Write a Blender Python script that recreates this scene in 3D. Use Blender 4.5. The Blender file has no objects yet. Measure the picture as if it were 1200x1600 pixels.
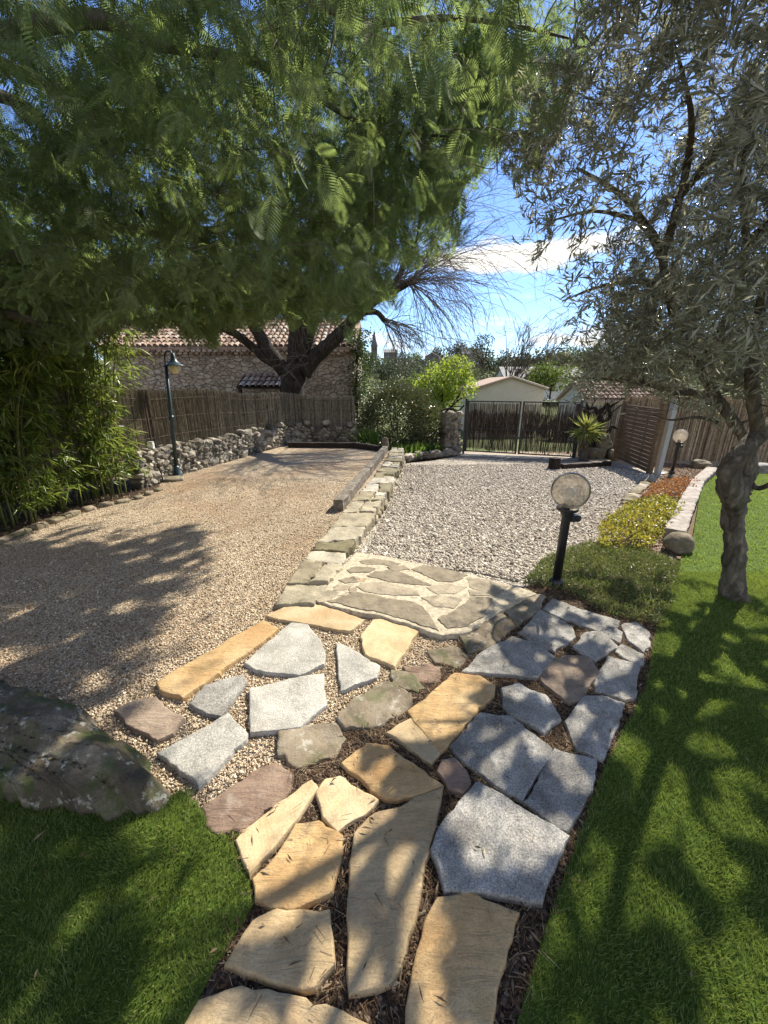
import bpy, bmesh, math, random
import numpy as np
from mathutils import Vector, Matrix, noise as mnoise

R = math.radians
SC = bpy.context.scene
COL = SC.collection
rng = np.random.default_rng(7)
random.seed(7)

# ------------------------------------------------------------------ camera, world, sun, exposure
PITCH, CAM_H, FPX = R(18.4), 1.55, 602.0          # FPX: focal length in pixels of the 1200x1600 picture
cd = bpy.data.cameras.new('camera'); cam = bpy.data.objects.new('camera', cd); COL.objects.link(cam)
cam.location = (0, 0, CAM_H); cam.rotation_euler = (R(90) - PITCH, 0, 0)
cd.sensor_fit = 'VERTICAL'; cd.sensor_height = 24; cd.lens = 24 * FPX / 1600; cd.clip_start = 0.05; cd.clip_end = 4000
SC.camera = cam
SC.view_settings.view_transform = 'Standard'; SC.view_settings.look = 'None'
SC.view_settings.exposure = 1.18; SC.view_settings.gamma = 1

SUN_AZ, SUN_EL = R(40), R(43)                      # azimuth clockwise from +Y
SUNV = np.array([math.sin(SUN_AZ) * math.cos(SUN_EL), math.cos(SUN_AZ) * math.cos(SUN_EL), math.sin(SUN_EL)])
sl = bpy.data.lights.new('sun', 'SUN'); sl.energy = 5.0; sl.angle = R(0.53); sl.color = (1.0, .93, .80)
so = bpy.data.objects.new('sun', sl); COL.objects.link(so)
so.rotation_euler = Vector(SUNV).to_track_quat('Z', 'Y').to_euler()

W = bpy.data.worlds.new('World'); SC.world = W; W.use_nodes = True
def build_world():
    nt = W.node_tree; N = nt.nodes; L = nt.links; N.clear()
    out = N.new('ShaderNodeOutputWorld'); bg = N.new('ShaderNodeBackground'); bg.inputs['Strength'].default_value = .095
    sky = N.new('ShaderNodeTexSky'); sky.sky_type = 'NISHITA'; sky.sun_disc = False
    sky.sun_elevation = SUN_EL; sky.sun_rotation = SUN_AZ; sky.air_density = 1.0; sky.dust_density = .1; sky.ozone_density = 2.5
    tc = N.new('ShaderNodeTexCoord')
    def math_(op, a, b=None, c=None):
        m = N.new('ShaderNodeMath'); m.operation = op
        for i, v in enumerate((a, b, c)):
            if v is None: continue
            if isinstance(v, (int, float)): m.inputs[i].default_value = v
            else: L.new(v, m.inputs[i])
        return m.outputs[0]
    sp = N.new('ShaderNodeSeparateXYZ'); L.new(tc.outputs['Generated'], sp.inputs[0])
    x, y, z = sp.outputs
    hz = math_('SQRT', math_('ADD', math_('MULTIPLY', x, x), math_('MULTIPLY', y, y)))
    el = math_('DIVIDE', z, math_('MAXIMUM', hz, .05))
    az = math_('ARCTAN2', x, y)
    mp = N.new('ShaderNodeCombineXYZ'); L.new(math_('MULTIPLY', az, 5.0), mp.inputs[0]); L.new(math_('MULTIPLY', el, 17.0), mp.inputs[1])
    nz = N.new('ShaderNodeTexNoise'); nz.inputs['Scale'].default_value = 1.0; nz.inputs['Detail'].default_value = 8; nz.inputs['Roughness'].default_value = .58
    L.new(mp.outputs[0], nz.inputs['Vector'])
    # a long flat cumulus bank low in the sky and streaks under it
    def bump(v, c, w): return math_('POWER', 2.718, math_('MULTIPLY', math_('POWER', math_('ABSOLUTE', math_('DIVIDE', math_('SUBTRACT', v, c), w)), 2.0), -1.0))
    bank = math_('MULTIPLY', bump(el, .262, .034), bump(az, .27, .24))
    streak = bump(el, .10, .05)
    v = math_('ADD', nz.outputs['Fac'], math_('ADD', math_('MULTIPLY', bank, .44), math_('ADD', math_('MULTIPLY', streak, .16), math_('MULTIPLY', math_('MINIMUM', math_('MAXIMUM', math_('SUBTRACT', .05, y), 0.0), .5), .42))))  # last term: unseen cloud cover added behind the camera for whiter, brighter fill
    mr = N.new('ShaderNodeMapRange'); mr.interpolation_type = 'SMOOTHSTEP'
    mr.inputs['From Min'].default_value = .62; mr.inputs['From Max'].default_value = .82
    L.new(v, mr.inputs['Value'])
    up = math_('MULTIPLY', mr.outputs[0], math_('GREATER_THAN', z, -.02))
    mx = N.new('ShaderNodeMix'); mx.data_type = 'RGBA'
    tint = N.new('ShaderNodeMix'); tint.data_type = 'RGBA'; tint.blend_type = 'MULTIPLY'; tint.inputs['Factor'].default_value = 1
    tint.inputs['B'].default_value = (.70, .80, 1.02, 1)
    L.new(sky.outputs[0], tint.inputs['A'])
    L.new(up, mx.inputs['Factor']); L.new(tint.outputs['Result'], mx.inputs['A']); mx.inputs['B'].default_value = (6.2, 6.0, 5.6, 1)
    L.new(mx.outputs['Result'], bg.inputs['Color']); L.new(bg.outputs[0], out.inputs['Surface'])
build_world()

# ------------------------------------------------------------------ geometry of the site
CP, SP = math.cos(PITCH), math.sin(PITCH)
def slope(y):                                       # the drive and everything right of the low wall fall gently away
    y = np.asarray(y, float); return np.where(y > 2.7, -0.0488 * (np.minimum(y, 12.0) - 2.7), 0.0)
def G(px, py, z=0.0, sl=False):                     # ground point seen at a picture point
    a = (px - 600) / FPX; b = (800 - py) / FPX
    d = (a, CP + b * SP, -SP + b * CP); zz = z; x = y = 0
    for _ in range(30):
        t = (zz - CAM_H) / d[2]; x, y = d[0] * t, d[1] * t
        if not sl: break
        zz = z + float(slope(y))
    return np.array([x, y, zz])
def AT(px, py, Y):
    a = (px - 600) / FPX; b = (800 - py) / FPX
    t = Y / (CP + b * SP); return np.array([a * t, Y, CAM_H + (-SP + b * CP) * t])
def PX(P):
    P = np.atleast_2d(P); zc = P[:, 1] * CP - (P[:, 2] - CAM_H) * SP; u = P[:, 1] * SP + (P[:, 2] - CAM_H) * CP
    ok = zc > .05; zz = np.where(ok, zc, 1); return 600 + FPX * P[:, 0] / zz, 800 - FPX * u / zz, ok, zc
def inpoly(x, y, poly):
    poly = np.asarray(poly, float); n = len(poly); c = np.zeros(np.shape(x), bool); j = n - 1
    for i in range(n):
        xi, yi = poly[i][:2]; xj, yj = poly[j][:2]
        with np.errstate(divide='ignore', invalid='ignore'):
            c ^= ((yi > y) != (yj > y)) & (x < (xj - xi) * (y - yi) / (yj - yi + 1e-12) + xi)
        j = i
    return c
def spline(pts, n=8):
    p = np.asarray(pts, float)
    if len(p) < 3:
        t = np.linspace(0, 1, n + 1)[:, None]; return p[0] * (1 - t) + p[-1] * t
    q = np.vstack([2 * p[0] - p[1], p, 2 * p[-1] - p[-2]]); out = []
    for i in range(1, len(q) - 2):
        for t in np.linspace(0, 1, n, endpoint=False):
            a, b, c, d = q[i - 1:i + 3]
            out.append(.5 * (2 * b + (c - a) * t + (2 * a - 5 * b + 4 * c - d) * t * t + (3 * b - a - 3 * c + d) * t ** 3))
    out.append(p[-1]); return np.array(out)
def unit(v): return v / np.maximum(np.linalg.norm(v, axis=-1, keepdims=True), 1e-9)

# ------------------------------------------------------------------ object helpers
def tag(o, label=None, cat=None, group=None, kind=None):
    if label: o['label'] = label
    if cat: o['category'] = cat
    if group: o['group'] = group
    if kind: o['kind'] = kind
    return o
def empty(name, loc=(0, 0, 0), rz=0):
    o = bpy.data.objects.new(name, None); COL.objects.link(o); o.location = loc; o.rotation_euler = (0, 0, rz); o.empty_display_size = .1
    return o
def link(name, me, mats, parent=None, world=True):
    for m in (mats if isinstance(mats, (list, tuple)) else [mats]): me.materials.append(m)
    o = bpy.data.objects.new(name, me); COL.objects.link(o)
    if parent is not None:
        o.parent = parent
        if world and parent.type == 'EMPTY': o.matrix_parent_inverse = Matrix.Translation(-Vector(parent.location))
    return o
class MB:                                           # collects polygons, builds one mesh
    def __init__(s): s.v = []; s.f = []; s.m = []; s.n = 0
    def add(s, verts, faces, mi=0):
        b = s.n; s.v.append(np.asarray(verts, float)); s.n += len(verts)
        for f in faces: s.f.append([i + b for i in f]); s.m.append(mi)
    def box(s, c, d, rz=0, mi=0, tilt=None, jit=0):
        x, y, z = [q / 2 for q in d]
        p = np.array([(-x, -y, -z), (x, -y, -z), (x, y, -z), (-x, y, -z), (-x, -y, z), (x, -y, z), (x, y, z), (-x, y, z)])
        if jit: p += rng.normal(0, jit, p.shape)
        if tilt is not None: p = p @ np.array(Matrix.Rotation(tilt[0], 3, tilt[1])).T
        ca, sa = math.cos(rz), math.sin(rz); p = p @ np.array([(ca, -sa, 0), (sa, ca, 0), (0, 0, 1)]).T + np.asarray(c, float)
        s.add(p, [(0, 3, 2, 1), (4, 5, 6, 7), (0, 1, 5, 4), (1, 2, 6, 5), (2, 3, 7, 6), (3, 0, 4, 7)], mi)
    def tube(s, path, rad, n=8, mi=0, caps=True, rough=0.0):
        p = np.asarray(path, float); m = len(p); rad = np.broadcast_to(np.asarray(rad, float), (m,)) if np.ndim(rad) == 0 or len(rad) == m else np.interp(np.linspace(0, 1, m), np.linspace(0, 1, len(rad)), rad)
        t = unit(np.gradient(p, axis=0)); ref = np.array([0, 0, 1.0]) if abs(t[0][2]) < .9 else np.array([1.0, 0, 0])
        u = unit(np.cross(t[0], ref)); rings = []
        for i in range(m):
            u = unit(u - t[i] * np.dot(u, t[i])); w = np.cross(t[i], u); a = np.arange(n) * 2 * math.pi / n
            r = np.full(n, rad[i])
            if rough:
                for k in range(n):
                    q = p[i] + rad[i] * (math.cos(a[k]) * u + math.sin(a[k]) * w)
                    r[k] *= 1 + rough * mnoise.noise(Vector(q) * (1.1 / max(rad[i], .03))) + rough * .6 * mnoise.noise(Vector((q[0] * 9, q[1] * 9, q[2] * 3)) * 2)
            rings.append(p[i] + (np.cos(a) * r)[:, None] * u + (np.sin(a) * r)[:, None] * w)
        f = [(i * n + k, i * n + (k + 1) % n, (i + 1) * n + (k + 1) % n, (i + 1) * n + k) for i in range(m - 1) for k in range(n)]
        if caps: f += [tuple(range(n))[::-1], tuple((m - 1) * n + k for k in range(n))]
        s.add(np.vstack(rings), f, mi)
    def lathe(s, prof, c=(0, 0, 0), n=24, mi=0):
        a = np.arange(n) * 2 * math.pi / n; v = []
        for r, z in prof: v.append(np.stack([np.cos(a) * r + c[0], np.sin(a) * r + c[1], np.full(n, z + c[2])], 1))
        m = len(prof); f = [(i * n + k, i * n + (k + 1) % n, (i + 1) * n + (k + 1) % n, (i + 1) * n + k) for i in range(m - 1) for k in range(n)]
        f += [tuple(range(n))[::-1], tuple((m - 1) * n + k for k in range(n))]
        s.add(np.vstack(v), f, mi)
    def build(s, name, mats, parent=None, smooth=False, world=True):
        me = bpy.data.meshes.new(name); me.from_pydata(np.vstack(s.v).tolist(), [], s.f)
        me.polygons.foreach_set('material_index', s.m)
        if smooth: me.polygons.foreach_set('use_smooth', [True] * len(s.f))
        me.update(); return link(name, me, mats, parent, world)
def fast_mesh(name, V, F, mats, parent=None, smooth=False, mi=None, world=True):   # V (n,3), F (m,k) of equal size
    me = bpy.data.meshes.new(name); V = np.ascontiguousarray(V, np.float32); F = np.ascontiguousarray(F, np.int32); k = F.shape[1]
    me.vertices.add(len(V)); me.vertices.foreach_set('co', V.ravel())
    me.loops.add(F.size); me.loops.foreach_set('vertex_index', F.ravel())
    me.polygons.add(len(F)); me.polygons.foreach_set('loop_start', np.arange(len(F), dtype=np.int32) * k)
    me.polygons.foreach_set('loop_total', np.full(len(F), k, np.int32))
    if smooth: me.polygons.foreach_set('use_smooth', np.ones(len(F), bool))
    if mi is not None: me.polygons.foreach_set('material_index', np.asarray(mi, np.int32))
    me.update(calc_edges=True); return link(name, me, mats, parent, world)
def leaf_arrays(P, D, N, L, Wd, fold=.25, mid=.45, curl=0.0):
    D = unit(D); S = unit(np.cross(D, N)); N = np.cross(S, D); L = np.broadcast_to(L, len(P))[:, None]; Wd = np.broadcast_to(Wd, len(P))[:, None]
    m = P + D * L * mid + N * Wd * fold; tip = P + D * L - N * L * curl
    V = np.stack([P, m - S * Wd * .5, tip, m + S * Wd * .5], 1).reshape(-1, 3)
    b = (np.arange(len(P)) * 4)[:, None, None]; F = (b + np.array([[0, 1, 2], [0, 2, 3]])[None]).reshape(-1, 3)
    return V, F
def leaves(name, P, D, N, L, Wd, mat, parent=None, **k):
    V, F = leaf_arrays(np.asarray(P), np.asarray(D), np.asarray(N), L, Wd, **k); return fast_mesh(name, V, F, mat, parent)
def twigs_arrays(A, B, ra, rb):                     # many thin three-sided sticks
    d = unit(B - A); ref = np.where(np.abs(d[:, 2:3]) < .9, np.array([[0, 0, 1.0]]), np.array([[1.0, 0, 0]])); u = unit(np.cross(d, ref)); w = np.cross(d, u)
    ra = np.broadcast_to(ra, len(A))[:, None]; rb = np.broadcast_to(rb, len(A))[:, None]; V = []
    for c, r in ((A, ra), (B, rb)):
        for k in range(3):
            a = k * 2.0944; V.append(c + r * (math.cos(a) * u + math.sin(a) * w))
    V = np.stack(V, 1).reshape(-1, 3); b = (np.arange(len(A)) * 6)[:, None, None]
    F = (b + np.array([[0, 1, 4, 3], [1, 2, 5, 4], [2, 0, 3, 5]])[None]).reshape(-1, 4); return V, F
def rand_unit(n): return unit(rng.normal(size=(n, 3)))
def sheet(name, poly, zf, mat, cell=.25, kind='structure', noise=0.0, hf=None):   # a polygon filled with a triangulated grid
    bm = bmesh.new(); vs = [bm.verts.new((p[0], p[1], 0)) for p in poly]; bm.faces.new(vs); bm.normal_update()
    P = np.array(poly)[:, :2]; lo, hi = P.min(0), P.max(0)
    for ax in (0, 1):
        for c in np.arange(lo[ax] + cell, hi[ax], cell):
            no = [0, 0, 0]; no[ax] = 1; co = [0, 0, 0]; co[ax] = c
            bmesh.ops.bisect_plane(bm, geom=bm.verts[:] + bm.edges[:] + bm.faces[:], plane_co=co, plane_no=no)
    for v in bm.verts:
        v.co.z = float(zf(v.co.x, v.co.y)) + (noise * mnoise.noise(v.co * 1.7) if noise else 0)
    bmesh.ops.triangulate(bm, faces=bm.faces[:])
    me = bpy.data.meshes.new(name); bm.to_mesh(me); bm.free()
    for p in me.polygons: p.use_smooth = True
    o = link(name, me, mat); o['kind'] = kind
    return o

# ------------------------------------------------------------------ materials
def new_mat(name):
    m = bpy.data.materials.new(name); m.use_nodes = True; nt = m.node_tree; nt.nodes.clear()
    return m, nt, nt.nodes, nt.links
def ramp(N, stops):
    r = N.new('ShaderNodeValToRGB'); e = r.color_ramp.elements
    while len(e) < len(stops): e.new(.5)
    for i, (p, c) in enumerate(stops): e[i].position = p; e[i].color = (*c, 1)
    return r
def noise_n(N, L, vec, scale, detail=6, rough=.6, dist=0):
    n = N.new('ShaderNodeTexNoise'); n.inputs['Scale'].default_value = scale; n.inputs['Detail'].default_value = detail
    n.inputs['Roughness'].default_value = rough; n.inputs['Distortion'].default_value = dist; L.new(vec, n.inputs['Vector']); return n
def mixc(N, L, fac, a, b, mode='MIX'):
    m = N.new('ShaderNodeMix'); m.data_type = 'RGBA'; m.blend_type = mode
    for k, v in (('Factor', fac), ('A', a), ('B', b)):
        if isinstance(v, (int, float)): m.inputs[k].default_value = v
        elif isinstance(v, tuple): m.inputs[k].default_value = (*v, 1)
        else: L.new(v, m.inputs[k])
    return m.outputs['Result']
def coords(N, L, scale=(1, 1, 1), rot=(0, 0, 0)):
    tc = N.new('ShaderNodeTexCoord'); mp = N.new('ShaderNodeMapping'); mp.inputs['Scale'].default_value = scale; mp.inputs['Rotation'].default_value = rot
    L.new(tc.outputs['Object'], mp.inputs[0]); return mp.outputs[0]
def maprange(N, L, v, a, b, c=0.0, d=1.0):
    m = N.new('ShaderNodeMapRange'); L.new(v, m.inputs[0])
    for i, q in enumerate((a, b, c, d)): m.inputs[i + 1].default_value = q
    return m.outputs[0]
def finish(N, L, col, rough=.85, bumps=(), spec=.3, extra=None):
    b = N.new('ShaderNodeBsdfPrincipled'); o = N.new('ShaderNodeOutputMaterial'); b.inputs['Specular IOR Level'].default_value = spec
    if isinstance(col, tuple): b.inputs['Base Color'].default_value = (*col, 1)
    else: L.new(col, b.inputs['Base Color'])
    b.inputs['Roughness'].default_value = rough; nrm = None
    for h, st, di in bumps:
        u = N.new('ShaderNodeBump'); u.inputs['Strength'].default_value = st; u.inputs['Distance'].default_value = di; L.new(h, u.inputs['Height'])
        if nrm is not None: L.new(nrm, u.inputs['Normal'])
        nrm = u.outputs[0]
    if nrm is not None: L.new(nrm, b.inputs['Normal'])
    L.new(b.outputs[0], o.inputs['Surface']); return b

def m_stone(name, c1, c2, c3, speck=.25, bed=0.0, moss=0.0, bump=.6, scale=5, lichen=0.0, stain=0.0):
    m, nt, N, L = new_mat(name); v = coords(N, L)
    oi = N.new('ShaderNodeObjectInfo')
    av = N.new('ShaderNodeVectorMath'); av.operation = 'MULTIPLY_ADD'; L.new(oi.outputs['Random'], av.inputs[0]); av.inputs[1].default_value = (7, 5, 3); L.new(v, av.inputs[2]); v = av.outputs[0]
    n1 = noise_n(N, L, v, scale, 9, .62, .4); r = ramp(N, [(.30, c1), (.5, c2), (.72, c3)]); L.new(n1.outputs['Fac'], r.inputs[0])
    n2 = noise_n(N, L, v, 160, 3, .7); col = mixc(N, L, speck, r.outputs[0], maprange(N, L, n2.outputs['Fac'], .3, .7, .35, 1.5), 'MULTIPLY')
    br = mixc(N, L, 1.0, col, maprange(N, L, oi.outputs['Random'], 0, 1, .86, 1.14), 'MULTIPLY'); col = br
    n3 = noise_n(N, L, v, 30, 8, .7); hs = [(n1.outputs['Fac'], bump * .8, .03), (n3.outputs['Fac'], bump * .55, .008), (n2.outputs['Fac'], bump * .35, .0025)]
    if bed:
        v2 = coords(N, L, (2.2, 9, 2), (0, 0, .5)); nb = noise_n(N, L, v2, 2.2, 7, .65, 1.2)
        st = N.new('ShaderNodeMath'); st.operation = 'PINGPONG'; st.inputs[1].default_value = .07; L.new(nb.outputs['Fac'], st.inputs[0])
        col = mixc(N, L, maprange(N, L, st.outputs[0], 0, .018, bed * .55, 0), col, (.16, .09, .045))
        hs.append((nb.outputs['Fac'], .5, .03))
    if stain:
        ns = noise_n(N, L, v, 2.6, 6, .6, .8); col = mixc(N, L, maprange(N, L, ns.outputs['Fac'], .52, .66, 0, stain), col, (.30, .15, .06))
    if lichen:
        nl = noise_n(N, L, v, 16, 6, .7); col = mixc(N, L, maprange(N, L, nl.outputs['Fac'], .56, .64, 0, lichen), col, (.44, .43, .36))
    if moss:
        nm = noise_n(N, L, v, 5.5, 7, .68, .3); col = mixc(N, L, maprange(N, L, nm.outputs['Fac'], .5, .62, 0, moss), col, (.055, .075, .018))
    finish(N, L, col, .88, hs, .25); return m
def m_gravel(name, cols, scale, bump=1.0, dirt=None, dist=.012, leaf=0.0):
    m, nt, N, L = new_mat(name); v = coords(N, L)
    nd = noise_n(N, L, v, scale * .7, 2, .5); 
    vo = N.new('ShaderNodeTexVoronoi'); vo.inputs['Scale'].default_value = scale; vo.inputs['Randomness'].default_value = 1; L.new(v, vo.inputs['Vector'])
    ve = N.new('ShaderNodeTexVoronoi'); ve.feature = 'DISTANCE_TO_EDGE'; ve.inputs['Scale'].default_value = scale; L.new(v, ve.inputs['Vector'])
    sp = N.new('ShaderNodeSeparateColor'); L.new(vo.outputs['Color'], sp.inputs[0])
    r = ramp(N, cols); L.new(sp.outputs[0], r.inputs[0])
    big = noise_n(N, L, v, 1.1, 6, .6); col = mixc(N, L, 1.0, r.outputs[0], maprange(N, L, big.outputs['Fac'], .3, .7, .78, 1.2), 'MULTIPLY')
    if dirt:
        b2 = noise_n(N, L, v, .55, 7, .65, .5); col = mixc(N, L, maprange(N, L, b2.outputs['Fac'], .47, .66, 0, .75), col, dirt)
    if leaf:
        nl = noise_n(N, L, v, 34, 4, .7); col = mixc(N, L, maprange(N, L, nl.outputs['Fac'], .62, .66, 0, leaf), col, (.10, .055, .03))
    fine = noise_n(N, L, v, scale * 3, 3, .6)
    hgt = N.new('ShaderNodeMath'); hgt.operation = 'MULTIPLY_ADD'; L.new(sp.outputs[1], hgt.inputs[0]); hgt.inputs[1].default_value = .5; L.new(maprange(N, L, vo.outputs['Distance'], 0, .7, 1, 0), hgt.inputs[2])
    finish(N, L, col, .9, [(hgt.outputs[0], bump, dist), (fine.outputs['Fac'], .4, .003)], .2); return m
def m_leaf(name, stops, trans=.35, rough=.5, tcol=None, back=None, spec=.4):
    m, nt, N, L = new_mat(name); ge = N.new('ShaderNodeNewGeometry'); r = ramp(N, stops); L.new(ge.outputs['Random Per Island'], r.inputs[0]); col = r.outputs[0]
    if back: col = mixc(N, L, ge.outputs['Backfacing'], col, back)
    b = N.new('ShaderNodeBsdfPrincipled'); L.new(col, b.inputs['Base Color']); b.inputs['Roughness'].default_value = rough; b.inputs['Specular IOR Level'].default_value = spec
    t = N.new('ShaderNodeBsdfTranslucent')
    if tcol: L.new(mixc(N, L, .65, col, tcol), t.inputs['Color'])
    else: L.new(col, t.inputs['Color'])
    mx = N.new('ShaderNodeMixShader'); mx.inputs[0].default_value = trans; L.new(b.outputs[0], mx.inputs[1]); L.new(t.outputs[0], mx.inputs[2])
    o = N.new('ShaderNodeOutputMaterial'); L.new(mx.outputs[0], o.inputs['Surface']); return m
def m_bark(name, c1, c2, c3, sc=(14, 14, 3), bump=.8, dist=.02):
    m, nt, N, L = new_mat(name); v = coords(N, L, sc); n1 = noise_n(N, L, v, 1.4, 9, .68, .5); r = ramp(N, [(.3, c1), (.52, c2), (.72, c3)]); L.new(n1.outputs['Fac'], r.inputs[0])
    v2 = coords(N, L); n2 = noise_n(N, L, v2, 4, 5, .6); col = mixc(N, L, .8, r.outputs[0], maprange(N, L, n2.outputs['Fac'], .3, .7, .55, 1.3), 'MULTIPLY')
    n3 = noise_n(N, L, v2, 60, 5, .7)
    finish(N, L, col, .9, [(n1.outputs['Fac'], bump, dist), (n3.outputs['Fac'], bump * .5, .004)], .2); return m
def m_wood(name, c1, c2, c3, axis_scale, bump=.5):
    m, nt, N, L = new_mat(name); v = coords(N, L, axis_scale); n1 = noise_n(N, L, v, 1.5, 8, .65, .3); r = ramp(N, [(.28, c1), (.5, c2), (.75, c3)]); L.new(n1.outputs['Fac'], r.inputs[0])
    ge = N.new('ShaderNodeNewGeometry'); col = mixc(N, L, 1.0, r.outputs[0], maprange(N, L, ge.outputs['Random Per Island'], 0, 1, .75, 1.2), 'MULTIPLY')
    finish(N, L, col, .85, [(n1.outputs['Fac'], bump, .012)], .25); return m
def m_plain(name, c, rough=.5, metal=0, spec=.5, nz=.15, sc=25):
    m, nt, N, L = new_mat(name); v = coords(N, L); n = noise_n(N, L, v, sc, 6, .65)
    col = mixc(N, L, 1.0, c, maprange(N, L, n.outputs['Fac'], .3, .7, 1 - nz, 1 + nz), 'MULTIPLY'); b = finish(N, L, col, rough, [(n.outputs['Fac'], .15, .004)], spec); b.inputs['Metallic'].default_value = metal; return m
def m_ground(name, stops, sc=3, bump=.7):
    m, nt, N, L = new_mat(name); v = coords(N, L); n = noise_n(N, L, v, sc, 10, .7); r = ramp(N, stops); L.new(n.outputs['Fac'], r.inputs[0]); n2 = noise_n(N, L, v, sc * 14, 6, .7)
    col = mixc(N, L, .8, r.outputs[0], maprange(N, L, n2.outputs['Fac'], .3, .7, .5, 1.45), 'MULTIPLY')
    finish(N, L, col, .95, [(n2.outputs['Fac'], bump, .03)], .15); return m
def m_glass(name, c, rough=.02, alpha=.25):
    m, nt, N, L = new_mat(name); g = N.new('ShaderNodeBsdfGlossy'); g.inputs['Roughness'].default_value = rough; g.inputs['Color'].default_value = (.9, .9, .9, 1)
    t = N.new('ShaderNodeBsdfTransparent'); t.inputs['Color'].default_value = (*c, 1); d = N.new('ShaderNodeBsdfDiffuse'); d.inputs['Color'].default_value = (.60, .54, .45, 1)
    tl = N.new('ShaderNodeBsdfTranslucent'); tl.inputs['Color'].default_value = (.72, .65, .55, 1)
    ad = N.new('ShaderNodeMixShader'); ad.inputs[0].default_value = .5; L.new(d.outputs[0], ad.inputs[1]); L.new(tl.outputs[0], ad.inputs[2])
    m1 = N.new('ShaderNodeMixShader'); m1.inputs[0].default_value = alpha; L.new(t.outputs[0], m1.inputs[1]); L.new(ad.outputs[0], m1.inputs[2])
    fr = N.new('ShaderNodeLayerWeight'); fr.inputs['Blend'].default_value = .10; m2 = N.new('ShaderNodeMixShader'); L.new(fr.outputs['Fresnel'], m2.inputs[0]); L.new(m1.outputs[0], m2.inputs[1]); L.new(g.outputs[0], m2.inputs[2])
    o = N.new('ShaderNodeOutputMaterial'); L.new(m2.outputs[0], o.inputs['Surface']); return m
def m_island(name, stops, rough=.85, bump=.5, bs=20, dist=.01, spec=.2, sc=9):   # stones, reeds, tiles: one tone per piece, grain on top
    m, nt, N, L = new_mat(name); ge = N.new('ShaderNodeNewGeometry'); r = ramp(N, stops); L.new(ge.outputs['Random Per Island'], r.inputs[0]); v = coords(N, L)
    n = noise_n(N, L, v, sc, 8, .68); col = mixc(N, L, 1.0, r.outputs[0], maprange(N, L, n.outputs['Fac'], .3, .7, .6, 1.4), 'MULTIPLY'); n2 = noise_n(N, L, v, bs, 7, .7)
    finish(N, L, col, rough, [(n2.outputs['Fac'], bump, dist)], spec); return m

M = {}
M['ochre'] = m_stone('sandstone_ochre', (.34, .205, .085), (.45, .305, .145), (.53, .395, .225), .3, bed=.55, stain=.3, bump=.6)
M['tan'] = m_stone('sandstone_tan', (.32, .22, .11), (.42, .31, .17), (.50, .39, .24), .3, bed=.45, stain=.25, bump=.55)
M['grey'] = m_stone('granite_grey', (.15, .14, .12), (.265, .25, .22), (.42, .40, .355), .95, bump=.8, scale=7)
M['pale'] = m_stone('granite_pale', (.25, .238, .205), (.35, .333, .288), (.46, .437, .38), .85, bump=.6, scale=7, stain=.06)
M['yellow'] = m_stone('limestone_yellow', (.36, .26, .135), (.45, .345, .20), (.53, .43, .275), .35, bump=.55, stain=.35)
M['brown'] = m_stone('schist_brown', (.17, .13, .09), (.25, .19, .14), (.32, .26, .19), .3, bed=.3, bump=.9)
M['rock'] = m_stone('field_rock', (.12, .095, .065), (.195, .155, .105), (.28, .235, .17), .3, moss=.55, bump=1.0, lichen=.5)
M['redrock'] = m_stone('rust_rock', (.14, .095, .065), (.205, .14, .10), (.27, .20, .145), .25, bump=.8, lichen=.2, bed=.2)
M['boulder'] = m_stone('mossy_boulder', (.04, .032, .02), (.11, .09, .06), (.24, .205, .15), .5, moss=.9, bump=1.0, lichen=.75, scale=6)
M['mortar'] = m_plain('mortar', (.39, .335, .245), .95, 0, .1, .4, 30)
M['landing'] = m_island('landing_stone', [(0, (.18, .15, .105)), (.35, (.25, .21, .15)), (.65, (.295, .25, .18)), (1, (.36, .27, .165))], .9, .8, 25, .012)
M['wallstone'] = m_island('low_wall_stone', [(0, (.15, .125, .075)), (.3, (.23, .19, .12)), (.6, (.30, .255, .175)), (1, (.35, .31, .24))], .9, .9, 14, .02)
M['wallcap'] = m_island('wall_cap_stone', [(0, (.15, .13, .075)), (.3, (.24, .205, .135)), (.6, (.32, .28, .20)), (1, (.38, .35, .29))], .9, 1.0, 22, .014, .2, 6)
M['drystone'] = m_island('dry_stone', [(0, (.085, .075, .058)), (.4, (.18, .16, .125)), (.8, (.28, .25, .20)), (1, (.40, .36, .29))], .92, .9, 16, .02)
M['terrace'] = m_gravel('tan_gravel', [(0, (.13, .085, .055)), (.25, (.33, .24, .15)), (.6, (.52, .415, .28)), (.85, (.64, .54, .40)), (1, (.74, .66, .55))], 125, 1.0, (.36, .23, .13), .010, .35)
M['drive'] = m_gravel('grey_gravel', [(0, (.09, .075, .058)), (.3, (.28, .24, .19)), (.65, (.42, .37, .305)), (1, (.60, .55, .47))], 42, 1.0, None, .022)
M['soil'] = m_gravel('soil_and_grit', [(0, (.022, .014, .009)), (.5, (.065, .042, .027)), (.8, (.11, .075, .05)), (1, (.24, .18, .13))], 95, 1.0, (.05, .03, .018), .010, .6)
M['bed'] = m_gravel('bed_mulch', [(0, (.10, .06, .04)), (.5, (.22, .15, .11)), (1, (.38, .30, .24))], 60, 1.0, (.16, .10, .07), .012, .4)
M['lawnbase'] = m_ground('turf_backing', [(.3, (.045, .08, .012)), (.7, (.085, .13, .02))], 6, .5)
M['field'] = m_ground('field', [(.3, (.05, .075, .02)), (.5, (.10, .12, .035)), (.7, (.17, .15, .07))], .12, .3)
M['dirt'] = m_ground('dirt', [(.3, (.10, .07, .045)), (.7, (.20, .15, .10))], 4, .6)
M['concrete'] = m_ground('concrete', [(.3, (.26, .25, .22)), (.7, (.36, .34, .30))], 3, .2)
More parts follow.
